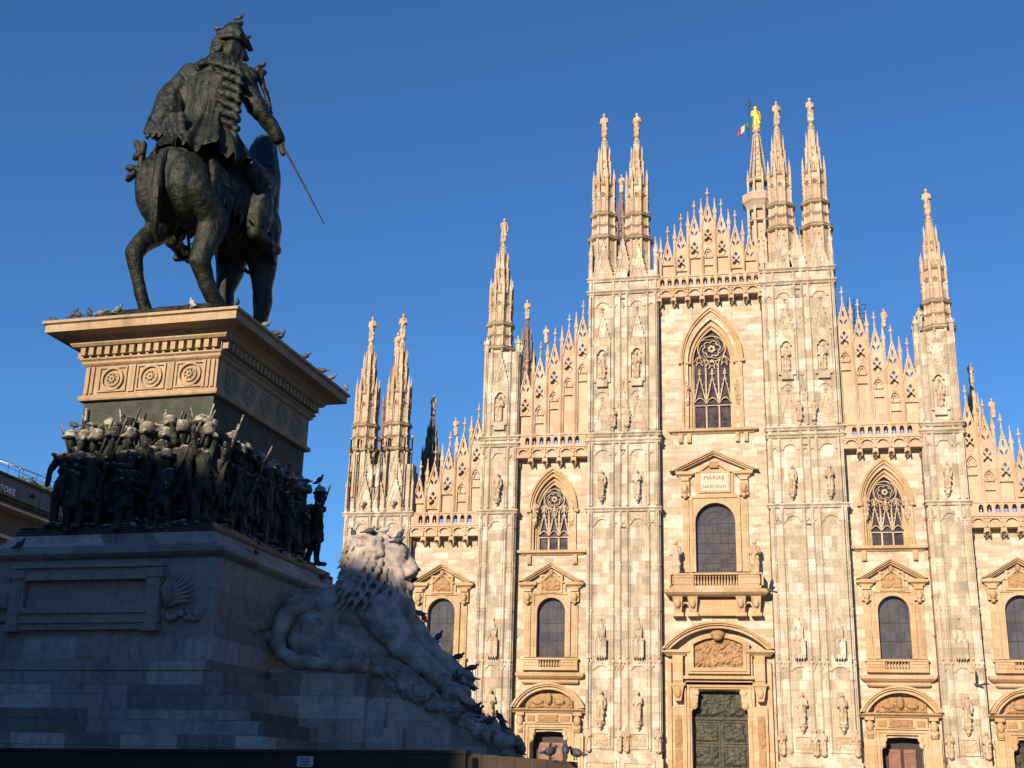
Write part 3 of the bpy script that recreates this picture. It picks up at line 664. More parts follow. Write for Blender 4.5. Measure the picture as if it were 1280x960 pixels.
PEDP = [(0, 0), (.08, .06), (.12, .2), (.3, .28), (.36, .5), (0, .55)]
def pediment(m, xc, z, half, rise, y, depth=.6, seg=False, t=.42):
    """raking or curved cornice over broken entablature blocks"""
    if seg:
        A = lambda q: arch(xc, half-q*1.2, z, rise-q, 14)
    else:
        A = lambda q: [(xc-half+q*half/rise*.9, z), (xc, z+rise-q), (xc+half-q*half/rise*.9, z)]
    m.band(A(0), A(.16), y-depth, y); m.band(A(.14), A(.30), y-depth+.14, y); m.band(A(.28), A(t+.04), y-depth+.34, y)
def ped_window(xc, K):
    """renaissance window; K holds its measured heights"""
    m = M(); yw = 0
    half, zp, za = K['half'], K['zp'], K['za']; pi, po = K['pin'], K['pout']
    pediment(m, xc, zp, half, za-zp, yw, .75)
    for s in (-1, 1):
        a, b = sorted((xc+s*pi, xc+s*po))
        m.cornice(a, b, -.2, zp-.5, [(.02, -.05), (.1, .1), (.3, .22), (.34, .48), (0, .5)])
        m.box(a+.1, b-.1, -.34, 0, zp-1.0-K['con'], zp-.5)
        m.box(a+.15, b-.15, -.5, -.3, zp-.85, zp-.55)
        # scroll console
        cx = (a+b)/2
        m.frustum(cx-.2, cx+.2, -.42, -.3, zp-.8-K['con'], cx-.28, cx+.28, -.62, -.3, zp-.5-K['con']); m.ell((cx, -.5, zp-.95-K['con']*.5), (.26, .2, .42), 8, 6); m.ell((cx, -.42, zp-1.0-K['con']), (.2, .16, .26), 8, 6)
        m.box(a+.2, b-.2, -.16, 0, K['zb'], zp-1.2-K['con'])
        m.box(cx-.12, cx+.12, -.2, -.1, K['zb']+.3, zp-1.6-K['con'])
    w, z0, zs = K['w'], K['z0'], K['zs']
    # architrave round the arched light, reveal inside the wall
    m.plate(rect(xc-pi-.02, xc+pi+.02, z0, K['zf']), [opening(xc, w+.16, z0-.01+.02, zs, w+.16, 12)], -.1, 0)
    m.band(opening(xc, w+.3, z0, zs, w+.3, 12), opening(xc, w+.02, z0, zs, w+.02, 12), -.18, .45)
    m.band([(xc-pi-.1, z0), (xc-pi-.1, K['zf']+.12), (xc+pi+.1, K['zf']+.12), (xc+pi+.1, z0)], [(xc-pi+.12, z0), (xc-pi+.12, K['zf']-.1), (xc+pi-.12, K['zf']-.1), (xc+pi-.12, z0)], -.22, 0)
    # attic panel inside the pediment
    tw = K['tw']; m.plate([(xc-tw-.45, K['zf']+.1), (xc-tw-.45, zp-.1), (xc, za-.75), (xc+tw+.45, zp-.1), (xc+tw+.45, K['zf']+.1)], [], -.2, 0)
    m.band([(xc-tw-.35, zp-.1), (xc, za-.8), (xc+tw+.35, zp-.1)], [(xc-tw-.1, zp-.14), (xc, za-1.02), (xc+tw+.1, zp-.14)], -.42, -.15)
    m.plate(rect(xc-tw-.18, xc+tw+.18, K['t0']-.18, K['t1']+.16), [rect(xc-tw, xc+tw, K['t0'], K['t1'])], -.34, -.2)
    o = m.obj('pedimented_window', MAT['warm'], cath)
    g = M(); g.plate(opening(xc, w+.05, z0-.02, zs, w+.05, 12), [], .42, .47); g.obj('glass', MAT['glass'], o)
    b = M(); y0, y1 = .36, .415; nv, nh = K['bars']
    for k in range(1, nv): 
        x = xc-w+2*w*k/nv; b.box(x-.035, x+.035, y0, y1, z0, zs)
    for k in range(1, nh): z = z0+(zs-z0)*k/(nh-1) if K.get('fan') else z0+(zs+w*.5-z0)*k/nh; b.box(xc-w, xc+w, y0, y1, z-.03, z+.03)
    if K.get('fan'):
        for a in range(1, 6): an = PI*a/6; b.band([(xc+.5*math.cos(an), zs+.5*math.sin(an)), (xc+w*math.cos(an), zs+w*math.sin(an))], [(xc+.5*math.cos(an+.08), zs+.5*math.sin(an+.08)), (xc+w*math.cos(an+.03), zs+w*math.sin(an+.03))], y0, y1)
        b.band(arch(xc, .55, zs, .55, 8), arch(xc, .48, zs, .48, 8), y0, y1); b.band(arch(xc, w*.68, zs, w*.68, 10), arch(xc, w*.64, zs, w*.64, 10), y0, y1)
    else: 
        for k in range(1, nv): x = xc-w+2*w*k/nv; b.box(x-.035, x+.035, y0, y1, zs, zs+math.sqrt(max(w*w-(x-xc)**2, 0)))
    b.obj('glazing_bars', MAT['lead'], o)
    if K.get('text'):
        tb = M(); tb.box(xc-tw, xc+tw, -.3, -.2, K['t0'], K['t1']); to = tb.obj('tablet', MAT['tablet'], o)
        for tx, zz, sz in (('MARIAE', K['t1']-.62, .50), ('NASCENTI', K['t0']+.22, .42)):
            cu = bpy.data.curves.new('inscription', 'FONT'); cu.body = tx; cu.size = sz; cu.align_x = 'CENTER'; cu.extrude = .01; cu.space_character = 1.05
            c = bpy.data.objects.new('tmp', cu); COL.objects.link(c); me = bpy.data.meshes.new_from_object(c.evaluated_get(bpy.context.evaluated_depsgraph_get())); bpy.data.objects.remove(c); me.materials.clear(); li = link('inscription', me, o, MAT['letters']); li.location = (xc, -.315, zz); li.rotation_euler = (PI/2, 0, 0)
        rl = ML(); rl.relief(xc-.4, xc+.4, zp+.25, zp+.85, -.42, .1, 3, 14, 10); rl.obj('carved_relief', MAT['orange'], o)
    else:
        rl = ML(); rl.relief(xc-tw, xc+tw, K['t0'], K['t1'], -.2, .26, int(abs(xc)*13)+(5 if xc > 0 else 0), 24, 20); rl.relief(xc-tw*.6, xc+tw*.6, K['t1']+.1, za-.95, -.22, .2, 9, 14, 10)
        rl.ell((xc, -.42, K['t1']+.35), (.22, .16, .3), 8, 6); rl.obj('carved_relief', MAT['orange'], o)
    # balcony front
    bl = M(); B = K['bal']; bz0, bz1, bh, bw = B['z0'], B['z1'], B['half'], B['bw']; yb = B['y']
    bl.box(xc-bh-.1, xc+bh+.1, yb-.08, 0, bz1-.14, bz1); bl.box(xc-bh, xc+bh, yb, 0, bz0-.25, bz0)
    for s in (-1, 1): a, c = sorted((xc+s*bw, xc+s*bh)); bl.box(a, c, yb, yb+.35, bz0, bz1-.14); bl.plate(rect(a+.1, c-.1, bz0+.12, bz1-.26), [rect(a+.22, c-.22, bz0+.22, bz1-.36)], yb-.05, yb)
    if yb < -.6:
        for s in (-1, 1): bl.box(xc+s*bh-.17, xc+s*bh+.17, yb, 0, bz0, bz1-.14)
    nb = B['n']
    for k in range(nb):
        x = xc-bw+2*bw*(k+.5)/nb; h = bz1-.14-bz0
        bl.lathe(x, yb+.16, [(.05, bz0), (.045, bz0+h*.12), (.1, bz0+h*.32), (.05, bz0+h*.55), (.04, bz0+h*.75), (.075, bz0+h)], 7, True)
    bl.cornice(xc-B['sh'], xc+B['sh'], 0, B['s0'], [(max(0, -yb-.35), 0), (-yb-.1, .12), (-yb+.12, .3), (-yb+.16, B['s1']-B['s0']-.06), (0.05, B['s1']-B['s0'])])
    if B.get('brk'):
        for s in (-1, 1):
            for q in (2.0, 3.25):
                cx = xc+s*q; bl.frustum(cx-.3, cx+.3, -.7, 0, B['s0']-1.35, cx-.42, cx+.42, yb+.15, 0, B['s0']-.02); bl.ell((cx, yb+.35, B['s0']-.55), (.28, .25, .42), 8, 6); bl.box(cx-.45, cx+.45, -.85, 0, B['s0']-1.62, B['s0']-1.33)
            bl.band(arch(xc+s*2.63, .33, B['s0']-.75, .33, 6), arch(xc+s*2.63, .2, B['s0']-.75, .2, 6), -.7, -.1)
        bl.box(xc-1.75, xc+1.75, -.55, 0, B['s0']-1.55, B['s0']-1.35); bl.box(xc-1.7, xc+1.7, -.35, 0, B['s0']-1.35, B['s0']-.1)
    else: bl.cornice(xc-B['sh']+.3, xc+B['sh']-.3, 0, B['s0']-.32, [(.3, 0), (.42, .1), (.42, .3), (.2, .33)])
    bo = bl.obj('balcony', MAT['warm'], o)
    return o
KS = dict(half=2.86, zp=19.55, za=21.25, pin=1.6, pout=2.55, con=.75, zb=13.1, w=1.22, z0=13.1, zs=16.95, zf=18.55, tw=.82, t0=18.75, t1=20.0, bars=(3, 3),
          bal=dict(z0=12.25, z1=13.0, half=2.4, bw=.95, n=8, y=-.45, sh=2.35, s0=11.2, s1=11.8))
KC = dict(half=3.85, zp=29.1, za=30.95, pin=2.05, pout=3.0, con=1.2, zb=20.3, w=1.68, z0=20.3, zs=24.6, zf=26.85, tw=1.2, t0=27.35, t1=28.95, bars=(5, 6), fan=True, text=True,
          bal=dict(z0=18.95, z1=20.0, half=3.75, bw=1.85, n=15, y=-1.3, sh=2.9, s0=18.1, s1=18.72, brk=True))

def portal(xc, K):
    m = M(); w, zt, zc = K['w'], K['zt'], K['zc']; half, zp, rise = K['half'], K['zp'], K['rise']; yo = -.55
    pediment(m, xc, zp, half, rise, 0, 1.25, True, .5)
    if K['big']:
        for s in (-1, 1):
            a, b = sorted((xc+s*2.75, xc+s*4.25)); m.cornice(a, b, -.5, zp-.55, [(0, 0), (.1, .1), (.3, .25), (.4, .3), (.42, .5), (0, .55)])
            cx = xc+s*3.35; m.box(cx-.42, cx+.42, -.75, 0, zp-2.9, zp-.5); m.box(cx-.34, cx+.34, -.82, 0, zp-2.6, zp-.8)
            m.frustum(cx-.25, cx+.25, -.75, 0, zp-4.2, cx-.5, cx+.5, -.9, 0, zp-2.95); m.box(cx-.58, cx+.58, -.95, 0, zp-3.0, zp-2.8); m.ell((cx, -.78, zp-3.5), (.3, .26, .5), 8, 6)
            m.box(cx-.5, cx+.5, -.55, 0, 0, zp-4.6); m.box(cx+s*.75-.18, cx+s*.75+.18, -.35, 0, 0, zp-1)
        m.plate(rect(xc-2.75, xc+2.75, zt+.75, zp+.1), [], -.4, 0)
        m.plate(opening(xc, 2.55, 11.75, 14.3, .8, 8), [opening(xc, 2.12, 12.15, 14.2, .62, 8)], -.75, -.38)
        m.plate(opening(xc, 2.3, 11.95, 14.25, .7, 8), [opening(xc, 2.02, 12.25, 14.15, .55, 8)], -.85, -.7)
        m.box(xc-2.9, xc+2.9, -.62, 0, 11.35, 11.6); m.box(xc-2.75, xc+2.75, -.5, 0, 10.95, 11.2)
    else:
        m.cornice(xc-2.75, xc+2.75, 0, zp-.38, [(.5, 0), (.6, .1), (.85, .22), (.9, .34), (.1, .38)])
        for s in (-1, 1):
            cx = xc+s*2.45; m.box(cx-.36, cx+.36, -.6, 0, zp-.6, zp-.36); m.ell((cx, -.5, zp-1.05), (.32, .3, .45), 9, 7); m.frustum(cx-.2, cx+.2, -.55, 0, zp-1.95, cx-.3, cx+.3, -.6, 0, zp-1.4); m.ell((cx, -.5, zp-1.7), (.26, .2, .2), 8, 6)
            m.box(cx-.5, cx+.5, -.35, 0, 0, zp-2.0); m.box(cx-.26, cx+.26, -.42, -.3, .5, zp-2.3)
        m.box(xc-2.0, xc+2.0, -.4, 0, zt+.45, zp-.36)
        m.plate(rect(xc-1.05, xc+1.05, zt+.5, zp-.45), [rect(xc-.9, xc+.9, zt+.6, zp-.55)], -.5, -.38)
    # moulded door frame with shouldered head
    ho = [(xc-w, 0), (xc-w, zc-.35), (xc-w*.93, zc-.1), (xc-w*.9, zc+.15), (xc-w*.78, zc+.35), (xc-w*.74, zt), (xc+w*.74, zt), (xc+w*.78, zc+.35), (xc+w*.9, zc+.15), (xc+w*.93, zc-.1), (xc+w, zc-.35), (xc+w, 0)]
    fr = lambda q: [(xc-w-q, 0), (xc-w-q, zt+q), (xc+w+q, zt+q), (xc+w+q, 0)]
    m.plate(fr(.14), [ho] if False else [], 0, 0) if False else None
    out = [(xc-w-.16, 0), (xc+w+.16, 0), (xc+w+.16, zt+.16), (xc-w-.16, zt+.16)]
    poly = [(xc-w-.16, 0)] + [ho[0]] + ho[1:-1] + [ho[-1], (xc+w+.16, 0), (xc+w+.16, zt+.16), (xc-w-.16, zt+.16)]
    m.plate(poly, [], -.3, .5)
    m.band(fr(.14), fr(.3), -.42, 0); m.band(fr(.28), fr(.42), -.34, 0); m.band(fr(.40), fr(.55), -.5, 0)
    for s in (-1, 1): m.ell((xc+s*w*.9, -.3, zc+.1), (w*.14, .12, .3), 8, 6); m.ell((xc+s*w*.84, -.3, zt-.3), (w*.14, .1, .28), 8, 6)
    o = m.obj('portal', MAT['warm'], cath)
    r = ML()
    if K['big']:
        r.relief(xc-2.02, xc+2.02, 12.25, 14.6, -.42, .34, 77, 90, 54); r.ell((xc, -.95, 14.95), (.62, .35, .35), 12, 8); r.ell((xc, -1.05, 14.65), (.42, .3, .25), 10, 7)
        for s in (-1, 1):
            for k in range(3): r.relief(xc+s*3.35-.3, xc+s*3.35+.3, .5+2.65*k, 3.1+2.65*k, -.56, .16, 31+k+s, 12, 34)
    else:
        r.relief(xc-.9, xc+.9, zt+.6, zp-.55, -.42, .2, int(abs(xc)*7)+(3 if xc > 0 else 1), 30, 18)
        for s in (-1, 1): r.relief(xc+s*1.5-.35, xc+s*1.5+.35, zt+.6, zp-.6, -.41, .1, int(abs(xc))+s+2, 14, 14)
        r.relief(xc-2.0, xc+2.0, zp+.05, zp+1.2, -.3, .28, int(abs(xc)*5)+2, 44, 16); r.ell((xc, -.6, zp+.75), (.3, .25, .5), 8, 6); r.ell((xc-.9, -.5, zp+.5), (.5, .2, .25), 8, 6); r.ell((xc+.9, -.5, zp+.5), (.5, .2, .25), 8, 6)
    r.obj('carved_relief', MAT['orange'], o)
    d = M()
    if K['door'] == 'bronze':
        yd = .75; d.box(xc-w-.3, xc+w+.3, yd, yd+.15, 0, zt+.4)
        for s in (-1, 1):
            a, b = sorted((xc+s*.06, xc+s*(w-.1)))
            for k in range(4): d.plate(rect(a, b, .4+1.95*k, 2.25+1.95*k), [rect(a+.14, b-.14, .54+1.95*k, 2.11+1.95*k)], yd-.1, yd); d.relief(a+.14, b-.14, .54+1.95*k, 2.11+1.95*k, yd-.02, .16, 9*k+s+int(abs(xc)), 22, 22)
        if K['big']: d.box(xc-w, xc+w, yd-.2, yd, 8.15, 8.35); d.relief(xc-w+.1, xc+w-.1, 8.4, 10.3, yd-.02, .22, 5, 44, 24); q = circ(xc, 9.35, .55, 18); q2 = circ(xc, 9.35, .42, 18); d.band(q+q[:1], q2+q2[:1], yd-.22, yd, False)
        dd = d.obj('bronze_door', MAT['bdoor'], o)
    else:
        yd = .9; d.box(xc-w-.3, xc+w+.3, yd+.22, yd+.3, 0, zt+.4); d.obj('vestibule_shade', MAT['dark'], o); d = M()  # near-black sheet stands for the unlit vestibule behind the doors
        for s in (-1, 1):
            a, b = sorted((xc+s*.12, xc+s*1.05)); d.box(a, b, yd, yd+.2, 0, 6.1); d.plate(rect(a+.02, b-.02, 3.2, 6.0), [rect(a+.18, b-.18, 3.4, 5.8)], yd-.06, yd)
        d.obj('wooden_door', MAT['wood'], o)
    return o
PC = dict(big=True, w=2.3, zt=10.55, zc=9.1, half=4.62, zp=13.75, rise=2.25, door='bronze')
def PSm(door): return dict(big=False, w=1.62, zt=7.15, zc=6.3, half=3.2, zp=8.85, rise=2.05, door=door)
gC = (0, 1.68, 33.0, 39.4, 3.2, 2.72, 3.4, 35.9, 40.75, 1.28)
wall_bay(-4.75, 4.75, 45.5, [opening(0, 2.25, .001, 10.4, .1, 1), opening(0, 1.72, 20.3, 24.6, 1.72, 12), opening(0, 2.1, 33.0, 39.4, 4.0, 14)])
gothic_window(*gC); ped_window(0, KC); portal(0, PC)
for xb, zt, gw in ((14.25, 31.2, True), (24.1, 24.2, False)):
    for s in (-1, 1):
        x0, x1 = (10.95, 17.55) if xb < 20 else (20.7, 27.15)
        a, b = sorted((s*x0, s*x1)); x = s*xb
        H = [opening(x, 1.55, .001, 6.9, .1, 1), opening(x, 1.26, 13.1, 16.95, 1.26, 12)]
        if gw: H.append(opening(x, 1.72, 22.35, 26.0, 3.1, 14))
        wall_bay(a, b, zt, H)
        if gw: gothic_window(x, 1.36, 22.35, 26.0, 2.45, 2.12, 2.6, 24.05, 27.1, .98)
        ped_window(x, KS); portal(x, PSm('bronze' if xb > 20 else 'wood'))
for s in (-1, 1): 
    for st in (3.3,): statue_on(cath, s*st, -.9, 20.0, 2.9)

# plain masses behind the facade: nave, aisles, roofs, transept
b = M()
b.box(-4.75, 4.75, 1.3, 1.6, 0, 46.3); b.box(-11, 11, 1.6, 118, 0, 43.5); b.frustum(-11, 11, 1.6, 118, 43.5, -1, 1, 1.6, 118, 46.4)
for s in (-1, 1):
    for x0, x1, z in ((11, 20.8, 30.6), (20.8, 33, 23.4)): a, c = sorted((s*x0, s*x1)); b.box(a, c, 1.6, 118, 0, z)
    for x0, x1, z in ((10.95, 17.55, 30.9), (20.7, 27.15, 24.0)): a, c = sorted((s*x0, s*x1)); b.box(a, c, 1.3, 1.6, 0, z)
nave = b.obj('nave_and_aisles', MAT['roof'], cath)
b = M()
for s in (-1, 1):
    for k in range(8):
        y = 9+k*9; a, c = sorted((s*32.4, s*33.8)); b.box(a, c, y-.8, y+.8, 0, 27)
b.obj('side_buttresses', MAT['pier'], nave)
st = M()
for k in range(5): st.box(-36-k*.4, 36+k*.4, -4.2-k*.45, 1, -.02+.0, .85-.17*k)
st.obj('church_steps', MAT['wall'], cath)
# downpipes in the corners of the piers
for x, zt in ((-4.66, 44.4), (4.66, 44.4), (-17.42, 30.3), (17.42, 30.3), (-26.98, 23.3), (26.98, 23.3), (-10.9, 30.3), (-20.85, 23.3), (20.85, 23.3)):
    p = M(); p.lathe(x, -.2, [(.11, .9), (.11, zt)], 8, True)
    for k in range(int(zt/3.2)): p.lathe(x, -.2, [(.16, 2+3.2*k), (.16, 2.18+3.2*k)], 8)
    p.lathe(x, -.2, [(.11, zt-.6), (.22, zt-.3), (.22, zt)], 8); p.obj('downpipe', MAT['pipe'], cath)
# far crossing tower and gilded figure
TX, TY = 4.15, 75.0
t = M()
for z0, z1, r_ in ((60, 84.8, 2.0), (84.8, 91.2, 1.85)):
    t.lathe(TX, TY, [(r_*.72, z0), (r_*.72, z1)], 8)
    for k in range(8):
        a = PI/8+PI/4*k; t.lathe(TX+r_*math.cos(a), TY+r_*math.sin(a), [(.28, z0), (.26, z1+.6), (.02, z1+1.8)], 4)
for z in (72, 76.5, 80.8, 84.6, 88.2): t.lathe(TX, TY, [(1.9, z-.1), (2.15, z), (2.15, z+.22), (1.9, z+.3)], 8)
t.lathe(TX, TY, [(1.9, 90.3), (2.5, 91.3), (2.75, 91.6), (2.75, 92.9), (2.55, 92.9), (2.55, 91.8), (1.2, 91.8)], 8)
t.lathe(TX, TY, [(1.0, 91.5), (1.0, 95.5)], 8)
for k in range(8):
    a = PI/8+PI/4*k; c, s_ = math.cos(a), math.sin(a)
    t.lathe(TX+1.75*c, TY+1.75*s_, [(.22, 91.5), (.2, 95.6), (.26, 95.7), (.02, 97.6)], 4); t.lathe(TX+1.7*c, TY+1.7*s_, [(.2, 60), (.2, 62)], 4)
    t.tube([(TX+1.5*c, TY+1.5*s_, 95.6), (TX+.5*c, TY+.5*s_, 104.2)], [.14, .08], 5)
    for z in np.arange(96.5, 104, .7): f_ = (z-95.6)/8.6; t.ell((TX+(1.55-f_)*c, TY+(1.55-f_)*s_, z), (.13, .13, .16), 5, 4)
    for z in np.arange(96, 104, 1.1):
        f_ = (z-95.6)/8.6; a2 = a+PI/4; rr = 1.5-f_; t.tube([(TX+rr*c, TY+rr*s_, z), (TX+rr*math.cos(a2), TY+rr*math.sin(a2), z+.1)], .05, 4)
t.lathe(TX, TY, [(1.55, 95.3), (1.75, 95.5), (1.75, 95.8), (1.4, 96)], 8); t.lathe(TX, TY, [(1.05, 96), (.36, 104.3), (.65, 104.6), (.65, 104.9), (.4, 105)], 8)
tw = t.obj('crossing_spire', MAT['carve'], cath)
gm = inst('gilded_madonna', GOLDFIG, tw, (TX, TY, 104.95), (4.9, 4.9, 4.4), .25)
p = M(); p.tube([(TX-1.25, TY-.3, 103.5), (TX-.95, TY-.3, 111.0)], .045, 5); p.ell((TX-.99, TY-.3, 109.6), (.3, .1, .45), 6, 5); p.obj('halberd_pole', MAT['iron'], tw)
# flag: three hanging bands with folds
for k, (c, nm) in enumerate((((.012, .12, .05), 'green'), ((.5, .5, .48), 'white'), ((.32, .02, .035), 'red'))):
    fm = M(); vs = []; nx, nz = 6, 8
    for j in range(nz+1):
        for i in range(nx+1):
            u = (k + i/nx)/3; v = j/nz
            vs.append((TX-1.15 - 1.75*u - .3*v*u, TY-.3+.22*math.sin(u*7+v*2), 106.6 - 1.7*u**1.2 - (1.6-.5*u)*v + .12*math.sin(u*9)))
    fm.add(vs, [(j*(nx+1)+i, j*(nx+1)+i+1, (j+1)*(nx+1)+i+1, (j+1)*(nx+1)+i) for j in range(nz) for i in range(nx)], True)
    fo = fm.obj('flag_band', plain(nm+'_flag_cloth', c), tw); sm = fo.modifiers.new('t', 'SOLIDIFY'); sm.thickness = .03
# scaffold seen over the right shoulder of the facade
scf = M()
for i in range(5):
    for j in range(2): scf.lathe(12.9+.55*i, 20+1.5*j, [(.03, 44), (.03, 53.6-.45*i)], 5)
for z in np.arange(46, 53.0, 1.0): scf.tube([(12.7, 20, z), (15.3, 20, z)], .03, 4); scf.tube([(12.7, 21.5, z), (15.3, 21.5, z)], .03, 4)
tag(scf.obj('roof_scaffold', MAT['iron']), 'dark metal scaffold poking above the cathedral roof beside the tall right buttress', 'scaffold')
# ================================================================== MONUMENT (own frame: x right, y away, z up)
mon = tag(empty('monument_pedestal'), 'tall stone pedestal in shade with a tan cornice on top and bronze soldiers round it', 'monument')
mon.matrix_world = MM
XL, XR, YF, YB = -3.78, 0.0, 0.0, 5.6
def mpart(m, name, mat, parent=None, smooth=False):
    o = m.obj(name, mat, parent or mon); return o
# steps and ground courses
m = M(); m.ring4(XL-1.4, XR+1.4, YF-1.4, YB+1.4, 0, [(3.4, 0), (3.4, .4), (3.0, .4), (3.0, .8), (2.6, .8), (2.6, 1.2), (2.2, 1.2), (2.2, 1.6), (2.0, 1.6), (2.0, 2.0)]); mpart(m, 'monument_steps', MAT['gray'])
m = M()
for k, (z0, z1, d) in enumerate(((2.0, 2.46, 1.75), (2.47, 3.04, 1.62), (3.05, 3.6, 1.1), (3.61, 4.13, .48))):
    m.box(XL-1.4-d, XR+1.4+d-.1, YF-1.4-.04*(3-k), YB+1.4+.04*(3-k), z0, z1)
mpart(m, 'ashlar_courses', MAT['gray'])
# die with framed panel
m = M(); m.box(XL-1.4, XR+1.4, YF-1.4, YB+1.4, 4.135, 6.72); die = mpart(m, 'die', MAT['gray2'])
m = M(); m.box(XL-1.44, XR+1.44, YF-1.44, YB+1.44, 4.14, 4.88); mpart(m, 'base_course', MAT['gray'], die)
m = M(); yf = YF-1.4
m.plate(rect(-3.95, .05, 5.05, 6.55), [rect(-3.65, -.25, 5.5, 6.28)], yf-.14, yf); m.plate(rect(-3.72, -.18, 5.43, 6.35), [rect(-3.58, -.32, 5.57, 6.21)], yf-.2, yf-.1)
m.box(-3.98, .08, yf-.2, yf, 5.2, 5.33); m.box(-3.98, .08, yf-.22, yf, 6.5, 6.58)
for x in (-3.8, -.1): m.box(x-.2, x+.2, yf-.28, yf, 5.0, 5.16); m.box(x-.2, x+.2, yf-.26, yf, 6.25, 6.45); m.box(x-.14, x+.14, yf-.22, yf, 5.16, 6.3)
mpart(m, 'framed_panel', MAT['gray2'], die)
m = M()
def palm(m, x, z, s):                               # palm fronds and ribbon scroll beside the panel
    for k in range(9):
        a = R(12+11*k); L = .95-.05*abs(k-4)
        p = [(x, yf-.06, z), (x+s*L*.5*math.cos(a), yf-.16, z+L*.5*math.sin(a)+.04), (x+s*L*math.cos(a*.86), yf-.1, z+L*math.sin(a*.86))]
        m.tube(p, [.035, .06, .012], 6)
    q = [(x+s*(.05+.22*t), yf-.08-.05*math.sin(t*3), z-.12-.16*math.sin(t*2.4)) for t in np.linspace(0, 4.2, 14)]; m.tube(q, [.05+.03*math.sin(i*.7) for i in range(14)], 6)
    for k in range(4): m.ell((x+s*(.2+.2*k), yf-.06, z-.25+.1*(k % 2)), (.13, .08, .08), 8, 5)
palm(m, .18, 5.55, 1); mpart(m, 'palm_relief', MAT['gray2'], die); m = M(); palm(m, -3.95, 5.55, -1); mpart(m, 'palm_relief', MAT['gray2'], die)
m = M(); xs = XR+1.4
for y, z, r_ in ((1.3, 5.9, .5), (3.4, 5.9, .55), (5.2, 6.0, .4)): m.ell((xs, y, z), (.12, r_, .55), 12, 8)
for k in range(12): y = .6+.42*k; m.ell((xs, y, 5.35+.12*math.sin(k*2.1)), (.12, .24, .16), 8, 6)
mpart(m, 'wreath_relief', MAT['gray2'], die)
# sloping cap above the die
m = M(); m.ring4(XL-1.4, XR+1.4, YF-1.4, YB+1.4, 6.72, [(.02, 0), (.14, .06), (.2, .12), (.2, .2), (.05, .27), (-.05, .3), (-.42, .55), (-.42, .62), (-.55, .66), (-.55, .82), (-1.2, .95)])
mpart(m, 'sloping_cap', MAT['gray'], None)
m = M(); m.ring4(XL, XR, YF, YB, 7.45, [(.85, 0), (.85, .12), (.78, .16), (.78, .24), (.1, .28)]); mpart(m, 'bronze_footing', MAT['bronze'])
# shaft
m = M(); m.box(XL, XR, YF, YB, 7.9, 11.2); mpart(m, 'shaft', MAT['slate'])
# frieze, dentils, cornice
m = M(); m.ring4(XL, XR, YF, YB, 11.2, [(.12, 0), (.14, .04), (.14, .12), (.05, .18), (.05, .95), (.1, .98), (.14, 1.02), (.14, 1.08), (.2, 1.12), (.2, 1.16), (.16, 1.18), (.16, 1.42), (.34, 1.44), (.40, 1.5), (.40, 1.54), (.52, 1.66), (.58, 1.68), (.88, 1.70), (.88, 1.9), (.95, 1.93), (.95, 2.0), (.6, 2.14), (.3, 2.22)])
for k in range(17):
    x = XL-.16+(XR-XL+.32)*(k+.5)/17; m.box(x-.07, x+.07, YF-.32, YF-.1, 12.4, 12.61); m.box(x-.07, x+.07, YB+.1, YB+.32, 12.4, 12.61)
for k in range(25):
    y = YF-.16+(YB-YF+.32)*(k+.5)/25; m.box(XR+.1, XR+.32, y-.07, y+.07, 12.4, 12.61); m.box(XL-.32, XL-.1, y-.07, y+.07, 12.4, 12.61)
for k in range(3):                                  # roundels and triglyph strips of the frieze
    cx = XL+.08+.72+1.13*k; cz = 11.77
    m.plate(rect(cx-.42, cx+.42, 11.42, 12.12), [rect(cx-.37, cx+.37, 11.47, 12.07)], YF-.10, YF-.05)
    for r0, r1, yy in ((.33, .27, .12), (.2, .15, .1), (.08, .03, .12)): a_, b_ = circ(cx, cz, r0, 20), circ(cx, cz, r1, 20); m.band(a_+a_[:1], b_+b_[:1], YF-yy, YF-.04, False)
    for a in range(8): m.ell((cx+.12*math.cos(a*PI/4), YF-.06, cz+.12*math.sin(a*PI/4)), (.04, .04, .04), 5, 4)
for x in (XL+.06, XL+.2, XL+1.33, XL+1.42, XL+2.46, XL+2.55, XR-.32, XR-.2, XR-.06): m.box(x-.04, x+.04, YF-.1, YF-.04, 11.4, 12.14)
for k in range(5):
    cy = .75+1.03*k
    for r0, r1 in ((.33, .27), (.18, .12)):
        for i in range(20):
            a, b_ = 2*PI*i/20, 2*PI*(i+1)/20
            m.add([(XR+.1, cy+r0*math.cos(a), 11.77+r0*math.sin(a)), (XR+.1, cy+r0*math.cos(b_), 11.77+r0*math.sin(b_)), (XR+.1, cy+r1*math.cos(b_), 11.77+r1*math.sin(b_)), (XR+.1, cy+r1*math.cos(a), 11.77+r1*math.sin(a))], [(0, 1, 2, 3)])
mpart(m, 'cornice', MAT['tan'])

